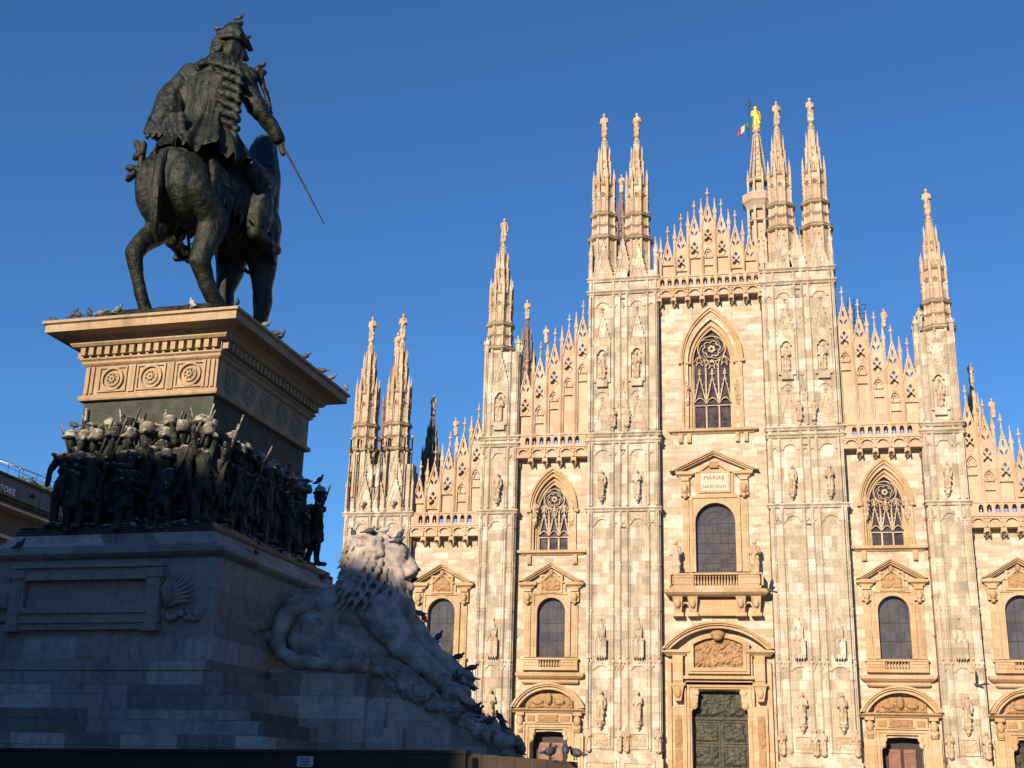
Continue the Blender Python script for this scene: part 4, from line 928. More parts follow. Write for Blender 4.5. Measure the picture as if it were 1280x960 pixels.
# ---- bronze soldiers round the shaft
def soldier_mesh(seed, pose):
    r = random.Random(seed); m = M(); st = r.uniform(.08, .26); tw_ = r.uniform(-.08, .08); ln = r.uniform(-.12, .06)
    m.cap((-.12, -st*.5, .07), (-.13, -.05, .55), .07, .085); m.cap((-.13, -.05, .55), (-.09, 0, 1.0), .09, .13)
    m.cap((.13, st, .07), (.15, .06, .55), .07, .085); m.cap((.15, .06, .55), (.09, 0, 1.0), .09, .13)
    for sx, y in ((-1, -st*.5), (1, st)): m.cap((sx*.12, y+.02, .05), (sx*.14, y-.2, .045), .06, .05)
    m.cap((0, 0, 1.0), (tw_, ln, 1.46), .165, .185); m.cap((-.17+tw_, ln, 1.56), (.17+tw_, ln, 1.56), .095, .095)
    for k in range(9): a = 2*PI*k/9; m.cap((.1*math.cos(a), .09*math.sin(a), 1.08), (.21*math.cos(a)+r.uniform(-.02, .02), .19*math.sin(a), r.uniform(.6, .74)), .075, .06, 7)   # pleated coat skirt
    m.cap((tw_, ln, 1.6), (tw_, ln-.02, 1.74), .06, .06); m.ell((tw_, ln-.03, 1.84), (.085, .105, .13)); m.ell((tw_, ln-.14, 1.83), (.022, .03, .035), 6, 5); m.cap((tw_, ln-.09, 1.76), (tw_, ln-.12, 1.71), .05, .03, 7)
    for sx in (-1, 1):
        sh = (sx*.25+tw_, ln, 1.54)
        if pose == 0: el, ha = (sx*.33, -.1+ln, 1.25), (sx*.12, -.36+ln, 1.28)
        elif pose == 1: el, ha = (sx*.36, -.02, 1.26), ((.3, -.25, 1.6) if sx > 0 else (-.34, -.1, .95))
        elif pose == 2: el, ha = ((.42, -.15, 1.5), (.46, -.3, 1.86)) if sx > 0 else ((-.36, .05, 1.26), (-.2, -.22, 1.12))
        else: el, ha = (sx*.35, .0, 1.25), (sx*.36, -.14, .98)
        m.cap(sh, el, .08, .06); m.cap(el, ha, .06, .04); m.ell(ha, (.045, .05, .06), 8, 6); m.ell(sh, (.1, .1, .06), 8, 6)
    m.cap((-.3, ln-.1, 1.6), (.28, ln-.1, 1.1), .045, .045)
    me = organic('soldier', m, .03, MAT['bronze2'], 1, .022, 7, .012, 18, .3)
    bm_ = M()                                       # belt, cross strap, knapsack and cartridge pouch stay crisp
    bm_.lathe(0, 0, [(.19, 1.02), (.2, 1.05), (.19, 1.1)], 14)
    if pose in (0, 3): bm_.frustum(-.17, .17, .1, .3, 1.2, -.16, .16, .1, .27, 1.58); bm_.tube([(-.2, .2, 1.62), (.2, .2, 1.62)], .065, 8)
    bm_.box(.08, .22, .13, .24, .9, 1.06)
    for v_ in bm_.v: pass
    b2 = bmesh.new(); b2.from_mesh(me); t_ = bm_.mesh('kit', None); b2.from_mesh(t_); b2.to_mesh(me); b2.free(); bpy.data.meshes.remove(t_); return me
SOL = [soldier_mesh(60+k, k % 4) for k in range(8)]
def kepi(mat):
    m = M(); m.lathe(0, 0, [(.13, -.02), (.15, .03), (.135, .08), (.12, .17), (.06, .2)], 12, True); m.cap((0, -.12, .0), (0, -.19, -.02), .06, .03, 8)
    m.ell((-.08, -.05, .17), (.05, .06, .07), 8, 6); m.lathe(0, 0, [(.138, .05), (.142, .07), (.132, .09)], 12)
    return m.mesh('cap', mat)
def brimhat():
    m = M(); m.lathe(0, 0, [(.18, 0), (.17, .03), (.13, .04), (.125, .12), (.07, .16)], 14, True); [m.cap((.02*k, .03, .16-.01*k), (.12+.025*k, .12-.03*k, .02-.02*k), .05, .02, 6) for k in range(6)]; return m.mesh('plumed_hat', MAT['capmat'])
KEPI, KEPID, BRIM = kepi(MAT['capmat']), kepi(MAT['bronze2']), brimhat()
rf = M(); rf.tube([(0, 0, 0), (0, 0, 1.35)], [.035, .02], 6); rf.box(-.03, .03, -.06, .05, -.3, .45); RIFLE = rf.mesh('rifle', MAT['bronze2'])
rs = random.Random(3)
def soldier(x, y, z, rz, k, s=1.22, hat=0, rifle=None):
    o = inst('soldier', SOL[(k+4*(rs.random() < .5)) % 8], mon, (x, y, z), s, rz)
    inst('plumed_hat' if hat == 2 else 'cap', BRIM if hat == 2 else (KEPI if hat or rs.random() < .5 else KEPID), o, (0, -.05, 1.95), rs.uniform(.95, 1.2), rs.uniform(-.7, .7), rs.uniform(-.1, .1))
    if rifle: inst('rifle', RIFLE, o, (.3, -.15, 1.0), 1.05, 0, rs.uniform(-.25, .15), rifle)
    return o
# front file, a raised file behind it, then both long sides and the back
fr = [(-3.6, 1, 2), (-3.25, 0, 0), (-2.85, 2, 1), (-2.45, 3, 0), (-1.95, 0, 1), (-1.45, 1, 0), (-.9, 3, 1), (-.4, 2, 0), (.1, 1, 0)]
for x, k, h in fr: soldier(x+rs.uniform(-.08, .08), -.5+rs.uniform(-.12, .1), 7.62-rs.uniform(-.12, .12), rs.uniform(-1, 1), k, 1.22, h, rs.choice((None, .3, -.4)))
for x, k, h in ((-3.35, 2, 0), (-2.75, 1, 2), (-2.3, 3, 0), (-1.45, 0, 2), (-1.0, 2, 0), (-.1, 3, 2), (.12, 1, 0)): soldier(x, -.2, 7.88+rs.uniform(-.1, .2), rs.uniform(-1, 1), k, 1.22, h, rs.choice((None, -.35, .25)))
soldier(-1.7, -.75, 7.5, .5, 0, .95, 0); soldier(-.65, -.75, 7.5, -.6, 3, .95, 0); soldier(-3.2, -.72, 7.5, .9, 1, .98, 0)
for k in range(9): soldier(.3+rs.uniform(-.1, .1), .3+.62*k, 7.62-rs.uniform(-.08, .1), PI/2+rs.uniform(-.7, .7), rs.randrange(4), 1.14, rs.choice((0, 0, 2)), rs.choice((None, .4)))
for k in range(6): soldier(.15, .7+.85*k, 7.95, PI/2+rs.uniform(-.7, .7), rs.randrange(4), 1.12, rs.choice((0, 2)), None)
soldier(.5, 5.75, 7.8, PI/2+.6, 1, 1.1, 2)
for k in range(8): soldier(XL-.12, .4+.78*k, 7.6-rs.uniform(0, .15), -PI/2+rs.uniform(-.7, .7), rs.randrange(4), 1.14, rs.choice((0, 2)), None)
for k in range(6): soldier(XL+.4+.62*k, YB+.6, 7.55, PI+rs.uniform(-.6, .6), rs.randrange(4), 1.14, 0, None)
# furled banner and leaning pikes
m = M(); m.tube([(-3.52, -.12, 8.6), (-3.62, -.1, 11.0)], .03, 6); m.cap((-3.6, -.14, 10.4), (-3.75, -.16, 9.3), .05, .14); m.tube([(-1.2, -.1, 9.4), (-.75, -.12, 10.75)], .025, 6); m.tube([(-2.3, -.1, 9.4), (-2.6, -.12, 10.9)], .025, 6); m.tube([(-.3, -.1, 9.2), (.1, -.12, 10.9)], .025, 6)
mpart(m, 'furled_banner', MAT['capmat'])
# ground clutter of the relief
m = M(); rr = random.Random(9)
for k in range(60): m.ell((rr.uniform(XL-.4, XR+.4), rr.uniform(-.75, -.4), 7.62+rr.uniform(-.05, .12)), (rr.uniform(.08, .22), rr.uniform(.08, .16), rr.uniform(.04, .12)), 8, 6)
for k in range(60): m.ell((rr.uniform(.4, .7), rr.uniform(-.5, 5.9), 7.62+rr.uniform(-.05, .12)), (rr.uniform(.06, .16), rr.uniform(.1, .22), rr.uniform(.04, .13)), 8, 6)
link('relief_ground', organic('relief_ground', m, .05, MAT['bronze2'], 1, .03, 6), mon)

# ================================================================== HORSE AND RIDER
eq = tag(empty('equestrian_statue'), 'dark bronze horse and rider seen from behind, on top of the pedestal, sabre lowered', 'statue'); eq.matrix_world = MM
Z0 = 13.42
m = M(); m.frustum(-3.7, -.15, -.35, 5.9, Z0-.02, -3.55, -.3, -.2, 5.75, Z0+.26)
for k in range(26): m.ell((rr.uniform(-3.4, -.4), rr.uniform(-.1, 5.6), Z0+.22), (rr.uniform(.2, .6), rr.uniform(.2, .6), rr.uniform(.08, .2)), 9, 6)
link('rocky_base', organic('rocky_base', m, .07, MAT['bronze'], 2, .03, 3), eq)
h = M(); G = Z0+.28
h.cap((-2.2, .7, 17.95), (-2.15, 2.3, 17.8), 1.0, 1.05, 16); h.cap((-2.15, 2.3, 17.8), (-2.1, 4.1, 17.95), 1.05, 1.0, 16); h.ell((-2.1, 4.5, 17.9), (.95, .85, 1.1), 14, 10)
h.ell((-2.8, .45, 17.75), (.6, .95, 1.1), 14, 10); h.ell((-1.6, .6, 17.75), (.58, .9, 1.0), 14, 10); h.ell((-2.2, .5, 18.4), (.8, .75, .5), 14, 10)
def chain(pts):
    for (a, ra), (b, rb) in zip(pts[:-1], pts[1:]): h.cap(a, b, ra, rb, 12)
def hoof(x, y, z, s=1.0): h.frustum(x-.3*s, x+.3*s, y-.3*s, y+.42*s, z, x-.2*s, x+.2*s, y-.2*s, y+.2*s, z+.38)
chain([((-2.85, .45, 17.6), .64), ((-2.93, .9, 16.75), .44), ((-2.88, .05, 15.95), .30), ((-2.86, -.22, 15.55), .28), ((-2.84, -.02, 15.0), .2), ((-2.78, .32, 14.3), .19), ((-2.76, .55, 14.0), .21)]); hoof(-2.76, .68, G)
chain([((-1.5, .6, 17.6), .66), ((-1.25, 1.5, 16.9), .5), ((-1.3, 1.25, 16.1), .40), ((-1.32, 1.08, 15.6), .33), ((-1.28, 1.5, 15.0), .26), ((-1.22, 2.1, 14.45), .25), ((-1.2, 2.4, 14.1), .26)]); hoof(-1.2, 2.5, G, 1.1)
chain([((-1.5, 4.1, 17.4), .7), ((-1.42, 4.25, 16.6), .5), ((-1.4, 4.35, 15.75), .32), ((-1.38, 4.4, 15.45), .33), ((-1.38, 4.35, 14.6), .23), ((-1.38, 4.38, 14.3), .27), ((-1.38, 4.5, 14.0), .23)]); hoof(-1.38, 4.6, G)
chain([((-2.7, 4.1, 17.4), .7), ((-2.62, 4.0, 16.5), .48), ((-2.6, 3.8, 15.7), .32), ((-2.58, 3.85, 15.4), .33), ((-2.58, 3.5, 14.6), .23), ((-2.58, 3.4, 14.3), .27), ((-2.58, 3.5, 14.0), .22)]); hoof(-2.58, 3.55, G)
chain([((-2.2, 4.3, 18.6), .95), ((-2.4, 4.8, 19.8), .78), ((-2.75, 5.2, 20.8), .58), ((-2.95, 5.5, 21.4), .44)])
chain([((-2.95, 5.6, 21.4), .42), ((-3.1, 6.1, 20.8), .36), ((-3.25, 6.5, 20.0), .25), ((-3.27, 6.6, 19.7), .26)])
for sx in (-.18, .18): h.cap((-2.95+sx, 5.45, 21.6), (-2.95+sx*1.5, 5.5, 21.85), .1, .04, 8)
horse = link('horse', organic('horse', h, .055, MAT['bronze'], 5, .02, 1.6, .012, 5), eq)
horse.matrix_basis = Matrix.Translation((-1.97, 2.3, 0)) @ Matrix.Rotation(R(-12), 4, 'Z') @ Matrix.Diagonal((.86, .88, 1, 1)) @ Matrix.Translation((2.1, -2.3, 0))
t = M(); t.tube([(-2.15, .1, 18.7), (-2.15, -.2, 18.5), (-2.13, -.32, 18.1), (-2.12, -.34, 17.4), (-2.1, -.25, 16.6), (-2.1, -.1, 15.8)], [.15, .17, .19, .19, .14, .03], 10)
for k in range(7): t.tube([(-2.2+.03*k, -.3, 18.2-.1*k), (-2.27+.05*k, -.44, 17.3), (-2.22+.04*k, -.3, 16.1-.08*(k % 3))], [.05, .06, .01], 6)
rr = random.Random(2)
for x_, z_, a_ in ((-3.2, 18.9, .9), (-3.1, 18.55, -.3), (-3.35, 18.2, .2), (-3.3, 17.95, -.6), (-3.05, 18.1, .5), (-3.1, 18.75, 1.4)): t.ell((x_, -.35, z_), (.26, .14, .11), 9, 6, Matrix.Rotation(a_, 3, 'Y'))
t.cap((-3.0, -.3, 18.9), (-3.0, -.3, 17.9), .12, .1)
link('tail', t.mesh('tail', MAT['bronze']), horse)
t = M()
for k in range(14):
    f = k/13; p = Vector((-1.75-.95*f, 4.0+1.3*f, 19.3+2.2*f)); t.cap(p, p+Vector((.45, -.1, -.75-.1*math.sin(k*2))), .18, .06, 8)
link('mane', organic('mane', t, .05, MAT['bronze'], 1, .05, 3), horse)
t = M(); 
t.tube([(-3.0, 6.5, 19.8), (-1.9, 4.8, 19.9), (-2.6, 2.9, 20.3)], .045, 6); t.tube([(-3.5, 6.5, 19.8), (-3.3, 5.0, 19.9), (-2.8, 2.9, 20.3)], .045, 6)
t.tube([(-1.9+.5*math.cos(a), 4.4, 16.85-.42*math.sin(a)) for a in np.linspace(0, PI, 12)], .06, 6); t.tube([(-3.1, 2.5, 16.9), (-2.9, 2.6, 16.6), (-2.55, 2.7, 16.7), (-2.4, 2.8, 17.0)], .05, 6)
t.tube([(-2.1+1.08*math.cos(a), 2.9, 17.8+1.1*math.sin(a)) for a in np.linspace(0, 2*PI, 22)], .07, 6)
link('harness', t.mesh('harness', MAT['bronze']), horse)
t = M()                                             # fringed saddle cloth
for k in range(22):
    a = -.35 + (PI+.7)*k/21
    for j in range(4): t.cap((-2.12+1.1*math.cos(a), 1.0+.75*j, 17.95+1.12*math.sin(a)), (-2.12+1.1*math.cos(a), 1.6+.75*j, 17.95+1.12*math.sin(a)), .16, .16, 8)
for k in range(9):
    y = .85+.32*k
    for sx in (-1, 1): t.cap((-2.12+sx*1.16, y, 17.7), (-2.12+sx*1.22, y-.1, 17.2-.15*(k % 2)), .12, .05, 8)
for k in range(7): t.cap((-1.0, 3.0+.15*k, 18.4-.25*k), (-.72, 3.35+.12*k, 18.1-.28*k), .16, .04, 8)
link('saddle_cloth', organic('saddle_cloth', t, .055, MAT['bronze'], 6, .04, 3), horse)
# rider: one continuous figure with coat, then hat, sabre, boots
b = M()
b.cap((-2.12, 1.75, 19.35), (-2.12, 1.72, 20.3), .72, .58, 14); b.cap((-2.12, 1.72, 20.2), (-2.06, 1.9, 21.5), .58, .76, 14); b.cap((-2.9, 1.85, 22.0), (-1.5, 2.0, 21.95), .44, .42, 12)
b.cap((-2.05, 1.95, 22.2), (-1.98, 2.1, 22.75), .34, .24, 12); b.ell((-1.9, 2.2, 23.05), (.31, .37, .45), 14, 10); b.ell((-1.86, 2.6, 23.0), (.08, .1, .12), 8, 6)
b.ell((-3.0, 1.75, 21.3), (.5, .35, .6)); b.cap((-2.95, 1.85, 22.05), (-3.42, 1.5, 21.15), .36, .32, 12); b.cap((-3.42, 1.5, 21.15), (-2.9, 2.1, 20.35), .29, .2, 12); b.cap((-2.95, 2.1, 20.3), (-2.8, 2.6, 20.25), .16, .15, 10)
b.cap((-1.35, 2.05, 21.95), (-.92, 2.3, 21.1), .34, .28, 12); b.cap((-.92, 2.3, 21.05), (-.45, 2.9, 20.3), .27, .18, 12)
for k in range(4): b.cap((-.44+.03*k, 2.9+.06*k, 20.27-.08*k), (-.34+.02*k, 3.05, 20.08-.09*k), .075, .06, 8)
b.cap((-1.55, 2.0, 19.3), (-.88, 3.05, 18.75), .52, .42, 12); b.cap((-.88, 3.05, 18.75), (-.74, 2.72, 17.5), .38, .30, 12); b.cap((-.78, 2.8, 18.2), (-.74, 2.7, 17.3), .36, .37, 12)
b.cap((-2.7, 2.0, 19.3), (-3.3, 3.05, 18.7), .52, .42, 12); b.cap((-3.3, 3.05, 18.7), (-3.38, 2.6, 17.3), .38, .3, 12)
rider = link('rider', organic('rider', b, .05, MAT['bronze'], 2, .06, 1.9, .03, 5, .35), eq)
rr = random.Random(31)
c = M()                                             # coat: flared skirt, capelet, wide left sleeve, fringe
c.cap((-3.35, 1.5, 21.1), (-3.25, 1.35, 20.15), .38, .56, 12); c.cap((-3.2, 1.3, 20.05), (-2.75, 1.05, 19.85), .5, .42, 10)
for k in range(14): c.cap((-3.62+.1*k, 1.2-.05*k, 20.3-.03*k), (-3.68+.13*k, .9-.04*k, 19.72-.04*k-.12*(k % 2)), .1, .06, 8)
for k in range(9): a = R(185+170*k/8); c.cap((-2.05+.42*math.cos(a), 2.0+.4*math.sin(a), 22.5), (-2.05+.62*math.cos(a), 1.95+.62*math.sin(a), 22.12), .1, .16, 8)
for k in range(9): c.cap((-1.8+.05*math.sin(k*2), 1.28, 22.0-.3*k), (-1.2+.05*math.sin(k*3), 1.52, 21.84-.3*k), .1, .085, 8); c.cap((-1.2+.05*math.sin(k*3), 1.5, 21.84-.3*k), (-1.08, 1.55, 21.7-.3*k), .09, .07, 8)
c.cap((-1.35, 2.0, 22.2), (-1.1, 2.1, 22.0), .22, .22, 10)
coat = link('coat', organic('coat', c, .04, MAT['bronze'], 3, .05, 3.0, .025, 8, .25), rider)
sk = M(); PR = [(22.3, .55, .36, 1.98), (22.1, .82, .50, 1.94), (21.7, .90, .62, 1.9), (21.2, .86, .66, 1.84), (20.7, .76, .66, 1.78), (20.3, .72, .66, 1.74), (20.0, .82, .76, 1.7), (19.7, 1.0, .92, 1.66), (19.4, 1.14, 1.06, 1.6), (19.1, 1.27, 1.22, 1.55), (18.85, 1.33, 1.3, 1.52)]
NA = 132; rr = random.Random(17); rag = [rr.uniform(-.16, .12) for _ in range(NA)]; ph = [rr.uniform(0, 6) for _ in range(4)]
for off in (0, -.05):                               # pleated coat cloth, outer and inner face
    vs = []
    for j, (z, rx_, ry_, cy) in enumerate(PR):
        v_ = j/(len(PR)-1); amp = .025+.085*max(0, v_-.45)/.55
        for i in range(NA):
            a = 2*PI*i/NA; f_ = amp*(math.sin(11*a+ph[0]+1.3*math.sin(z*1.1))+.6*math.sin(19*a+ph[1]+.8*math.sin(z*2))+.4*math.sin(31*a+ph[2])) + .02*math.sin(z*9+3*math.sin(5*a))
            q = 1+off; vs.append((-2.12+(rx_*q+f_)*math.cos(a), cy+(ry_*q+f_)*math.sin(a), z+(rag[i]*1.2+.1*math.sin(7*a) if j == len(PR)-1 else 0)+.04*math.sin(6*a+z)))
    fs = [(j*NA+i, j*NA+(i+1) % NA, (j+1)*NA+(i+1) % NA, (j+1)*NA+i) for j in range(len(PR)-1) for i in range(NA)]
    sk.add(vs, fs if off else [f[::-1] for f in fs], True)
L_ = len(PR)*NA; sk.add([], []); sk.f += [((len(PR)-1)*NA+i, (len(PR)-1)*NA+(i+1) % NA, L_+(len(PR)-1)*NA+(i+1) % NA, L_+(len(PR)-1)*NA+i) for i in range(NA)]; sk.s += [False]*NA
link('coat_cloth', sk.mesh('coat_cloth', MAT['bronze']), coat)
c = M(); c.lathe(-1.9, 2.18, [(.42, 23.28), (.45, 23.34), (.36, 23.42), (.29, 23.75), (.15, 24.0)], 14, True); c.cap((-1.9, 2.5, 23.34), (-1.78, 2.85, 23.2), .22, .1, 10)
for k in range(6): c.cap((-2.05+.03*k, 2.1, 23.85-.08*k), (-2.4+.02*k, 1.95-.05*k, 23.3-.13*k), .11, .06, 8)
c.cap((-1.85, 2.2, 23.85), (-1.72, 2.25, 24.05), .12, .06, 8); c.cap((-1.66, 2.4, 23.6), (-1.45, 2.5, 23.25), .12, .07, 8)
for k in range(12):
    a = rr.uniform(0, 2*PI); zz = rr.uniform(23.2, 23.7); q = .42-.25*(zz-23.2)/.7; p = Vector((-1.9+q*math.cos(a), 2.18+q*math.sin(a), zz)); c.cap(p, p+Vector((.2*math.cos(a), .2*math.sin(a), rr.uniform(-.2, .14))), .09, .035, 6)
link('plumed_hat', organic('plumed_hat', c, .036, MAT['bronze'], 1, .03, 4), rider)
c = M(); c.tube([(-.38, 2.95, 20.2), (.05, 2.96, 19.45), (.6, 2.97, 18.5), (1.3, 2.95, 17.25)], [.04, .035, .03, .012], 6); c.tube([(-.38+.14*math.cos(a), 2.95, 20.2+.14*math.sin(a)) for a in np.linspace(0, 2*PI, 12)], .035, 5); c.cap((-.5, 2.9, 20.38), (-.32, 2.96, 20.1), .06, .05, 8)
link('sabre', c.mesh('sabre', MAT['bronze']), rider)
c = M(); c.cap((-.95, 2.2, 22.25), (-.78, 2.5, 21.6), .12, .07, 8); c.cap((-.78, 2.5, 21.65), (-.58, 2.65, 21.0), .09, .03, 8); c.ell((-.85, 2.3, 22.2), (.16, .12, .12), 8, 6)
link('shoulder_cord', organic('shoulder_cord', c, .035, MAT['bronze'], 1, .02, 5), rider)
for sx, x in ((1, -.68), (-1, -3.38)):
    c = M(); c.cap((x, 2.72, 17.45), (x, 2.7, 17.1), .3, .24, 12); c.cap((x, 2.62, 17.0), (x+sx*.12, 3.75, 16.95), .22, .15, 10); c.ell((x, 2.55, 17.0), (.24, .25, .24), 10, 8)
    c.cap((x, 2.4, 17.15), (x, 2.1, 17.2), .05, .03, 8); c.box(x-.26, x+.3, 3.1, 3.32, 16.66, 16.76)
    for q in (-.24, .26): c.cap((x+q, 3.2, 16.74), (x+q*.5, 3.15, 17.5), .05, .05, 8)
    link('boot', organic('boot', c, .035, MAT['bronze'], 2, .01, 4), rider)

# ================================================================== LION
lp = tag(empty('lion_ramp'), 'stepped stone block and ramp under the resting marble lion beside the pedestal', 'plinth'); lp.matrix_world = MM
m = M(); m.box(1.5, 4.05, 1.5, 4.1, 2.0, 4.46); m.box(3.5, 4.5, 1.7, 4.15, 2.0, 3.72); m.box(1.5, 5.0, 1.66, 4.2, 2.0, 3.1)
m.plate([(1.5, 2.0), (7.6, 2.0), (7.35, 2.72), (6.5, 3.25), (5.9, 3.8), (5.0, 4.55), (4.5, 4.8), (3.9, 4.7), (3.3, 4.45), (1.6, 4.45)], [], 1.95, 3.9)
m.obj('ashlar_blocks', MAT['gray'], lp)
m = M(); rr = random.Random(21)                      # carved trophies and foliage heaped on the ramp
for k in range(200):
    f = rr.random(); x = 3.9+3.35*f; z = 4.62-1.75*f**1.1+rr.uniform(-.1, .08); m.ell((x, rr.uniform(1.85, 3.9), z), (rr.uniform(.06, .2), rr.uniform(.06, .2), rr.uniform(.05, .17)), 8, 6)
for k in range(16): f = k/15; x = 4.3+3.2*f; z = 4.3-1.5*f; m.cap((x, 2.0, z), (x+rr.uniform(-.2, .3), rr.uniform(1.7, 2.6), z+rr.uniform(-.4, .3)), .13, .04, 8)
m2 = M()
for k in range(230):                                 # leaves, blades and broken arms sticking out of the heap
    f = rr.random(); p = Vector((3.9+3.45*f, rr.uniform(1.75, 3.9), 4.62-1.75*f**1.1+rr.uniform(-.05, .12))); q = Vector((rr.uniform(-1, 1), rr.uniform(-1, .6), rr.uniform(-.5, .9))).normalized(); m2.cap(p, p+q*rr.uniform(.12, .34), rr.uniform(.04, .09), .012, 6)
m2.obj('carved_leaves', MAT['lion'], lp)
link('carved_trophies', organic('carved_trophies', m, .036, MAT['lion'], 0, .09, 5), lp)
lion = tag(empty('lion_statue'), 'pale marble lion resting on the stone ramp, head raised in sunlight, looking right', 'statue'); lion.matrix_world = MM
l = M()
l.ell((1.85, 2.7, 5.75), (.72, .75, .72), 14, 10); l.cap((1.9, 2.8, 5.95), (3.0, 2.85, 6.05), .66, .66, 14); l.cap((3.0, 2.85, 6.0), (3.95, 2.85, 5.95), .68, .78, 14); l.cap((3.3, 2.8, 6.3), (4.05, 2.8, 6.1), .6, .62, 14)
l.ell((2.15, 2.15, 5.35), (.68, .36, .62), 12, 9); l.cap((2.3, 2.1, 5.1), (2.95, 2.0, 4.72), .34, .26, 10); l.cap((2.4, 2.0, 4.75), (3.55, 1.98, 4.85), .22, .2, 10)
l.cap((2.5, 2.5, 5.2), (4.0, 2.6, 5.1), .5, .5, 12)
l.cap((4.0, 2.3, 5.9), (4.6, 2.2, 5.2), .52, .36, 12); l.cap((4.55, 2.16, 5.2), (5.85, 2.1, 4.2), .31, .21, 12); l.ell((4.65, 2.1, 5.05), (.3, .28, .3), 9, 7); l.ell((6.15, 2.1, 3.95), (.38, .3, .26), 10, 8)
l.cap((4.1, 3.1, 5.9), (4.75, 3.15, 5.35), .5, .34, 12); l.cap((4.75, 3.15, 5.35), (5.8, 3.15, 4.5), .3, .22, 12); l.ell((5.95, 3.15, 4.38), (.32, .27, .23), 10, 8)
for k in range(4): 
    l.cap((6.25, 1.9+.14*k, 3.95), (6.48, 1.88+.15*k, 3.75), .1, .08, 8); l.cap((6.05, 2.95+.14*k, 4.35), (6.22, 2.93+.15*k, 4.18), .09, .07, 8)
l.tube([(2.1, 2.2, 6.15), (1.85, 1.85, 6.02), (1.66, 1.6, 5.6), (1.64, 1.5, 5.15), (1.8, 1.46, 4.8), (2.2, 1.46, 4.62), (3.0, 1.46, 4.56), (4.1, 1.5, 4.56)], [.24, .24, .22, .2, .18, .15, .13, .16], 10)
l.cap((4.0, 2.8, 6.8), (3.75, 2.8, 6.2), .55, .75, 12)
l.ell((4.0, 2.8, 7.32), (.56, .48, .55), 14, 10); l.cap((4.2, 2.8, 7.2), (4.6, 2.8, 7.02), .3, .19, 12); l.cap((4.15, 2.8, 7.52), (4.66, 2.8, 7.12), .22, .12, 10); l.cap((4.3, 2.62, 7.42), (4.44, 2.6, 7.4), .1, .08, 8); l.ell((4.7, 2.8, 7.06), (.1, .12, .08), 8, 6); l.ell((4.6, 2.7, 7.0), (.17, .13, .12), 8, 6); l.ell((4.6, 2.9, 7.0), (.17, .13, .12), 8, 6); l.cap((4.0, 2.8, 7.5), (4.55, 2.8, 7.12), .3, .17, 12); l.cap((4.25, 2.8, 6.8), (4.58, 2.8, 6.66), .16, .12, 10)
l.cap((4.28, 2.56, 7.48), (4.1, 2.5, 7.52), .12, .12, 8); l.cap((4.28, 3.04, 7.48), (4.1, 3.1, 7.52), .12, .12, 8); l.ell((3.72, 2.42, 7.62), (.16, .1, .16), 8, 6)
body = link('lion_body', organic('lion_body', l, .042, MAT['lion'], 2, .05, 2.0, .02, 6), lion)
l = M(); rr = random.Random(5)
l.ell((3.45, 2.8, 7.1), (.66, .7, .8), 18, 14); l.ell((3.4, 2.8, 6.6), (.74, .76, .85), 18, 14); l.ell((3.85, 2.8, 6.45), (.5, .6, .62), 14, 10); l.ell((3.7, 2.8, 7.6), (.5, .48, .36), 14, 10)
def lock(p, d, n_=5, L=.55, r_=.13):                 # one wavy lock of the mane
    P_ = []; q = Vector(p)
    for i in range(n_+1): P_.append(q.copy()); q = q+Vector(d)*L/n_+Vector((.05*math.sin(i*1.7+p[1]*9), .05*math.cos(i*1.9+p[0]*9), 0)); d = (Vector(d)+Vector((0, 0, -.12))).normalized()
    l.tube(P_, [r_*.7, r_, r_*.95, r_*.8, r_*.5, r_*.1][:n_+1], 7)
for row in range(9):
    z = 7.88-.2*row
    for k in range(22):
        a = 2*PI*(k+.5*(row % 2))/22; rx_ = .5+.045*row; cx = 3.5+.02*row+rx_*math.cos(a); cy = 2.8+(.42+.048*row)*math.sin(a)
        if math.cos(a) > .75 and row < 5: continue
        lock((cx, cy, z), Vector((.75*math.cos(a)-.15, .75*math.sin(a), -.9)).normalized(), 5, rr.uniform(.38, .62), rr.uniform(.05, .09))
for k in range(18): lock((4.0+.05*(k % 3), 2.36+.052*k, 6.85), Vector((.15, 0, -1)), 5, rr.uniform(.65, 1.05), .075)
for k in range(60): a = rr.uniform(0, PI); q_ = rr.uniform(-.5, .35); lock((3.62+q_, 2.8+.44*math.cos(a), 7.5+.42*math.sin(a)), Vector((-.8, .8*math.cos(a), .35)).normalized(), 5, rr.uniform(.25, .4), rr.uniform(.05, .08))
for k in range(12): a = PI*(k+.5)/12; lock((3.98-.1*math.sin(a), 2.8+.45*math.cos(a), 7.4+.42*math.sin(a)), Vector((-.5, .9*math.cos(a), .1*math.sin(a)-.3)).normalized(), 5, .42, .1)
link('mane', organic('mane', l, .03, MAT['lion'], 1, .012, 9), body)
for s_ in (-1, 1): f = M(); f.ell((4.47, 2.8+s_*.235, 7.38), (.05, .03, .035), 10, 8); f.obj('eye', MAT['dark'], body)
f = M(); f.ell((4.79, 2.8, 7.09), (.05, .09, .05), 10, 8); f.obj('nose', MAT['dark'], body)
f = M(); f.tube([(4.36, 2.56, 6.82), (4.56, 2.58, 6.84), (4.7, 2.68, 6.86), (4.73, 2.8, 6.87), (4.7, 2.92, 6.86), (4.56, 3.02, 6.84), (4.36, 3.04, 6.82)], .04, 6); f.obj('mouth', MAT['dark'], body)

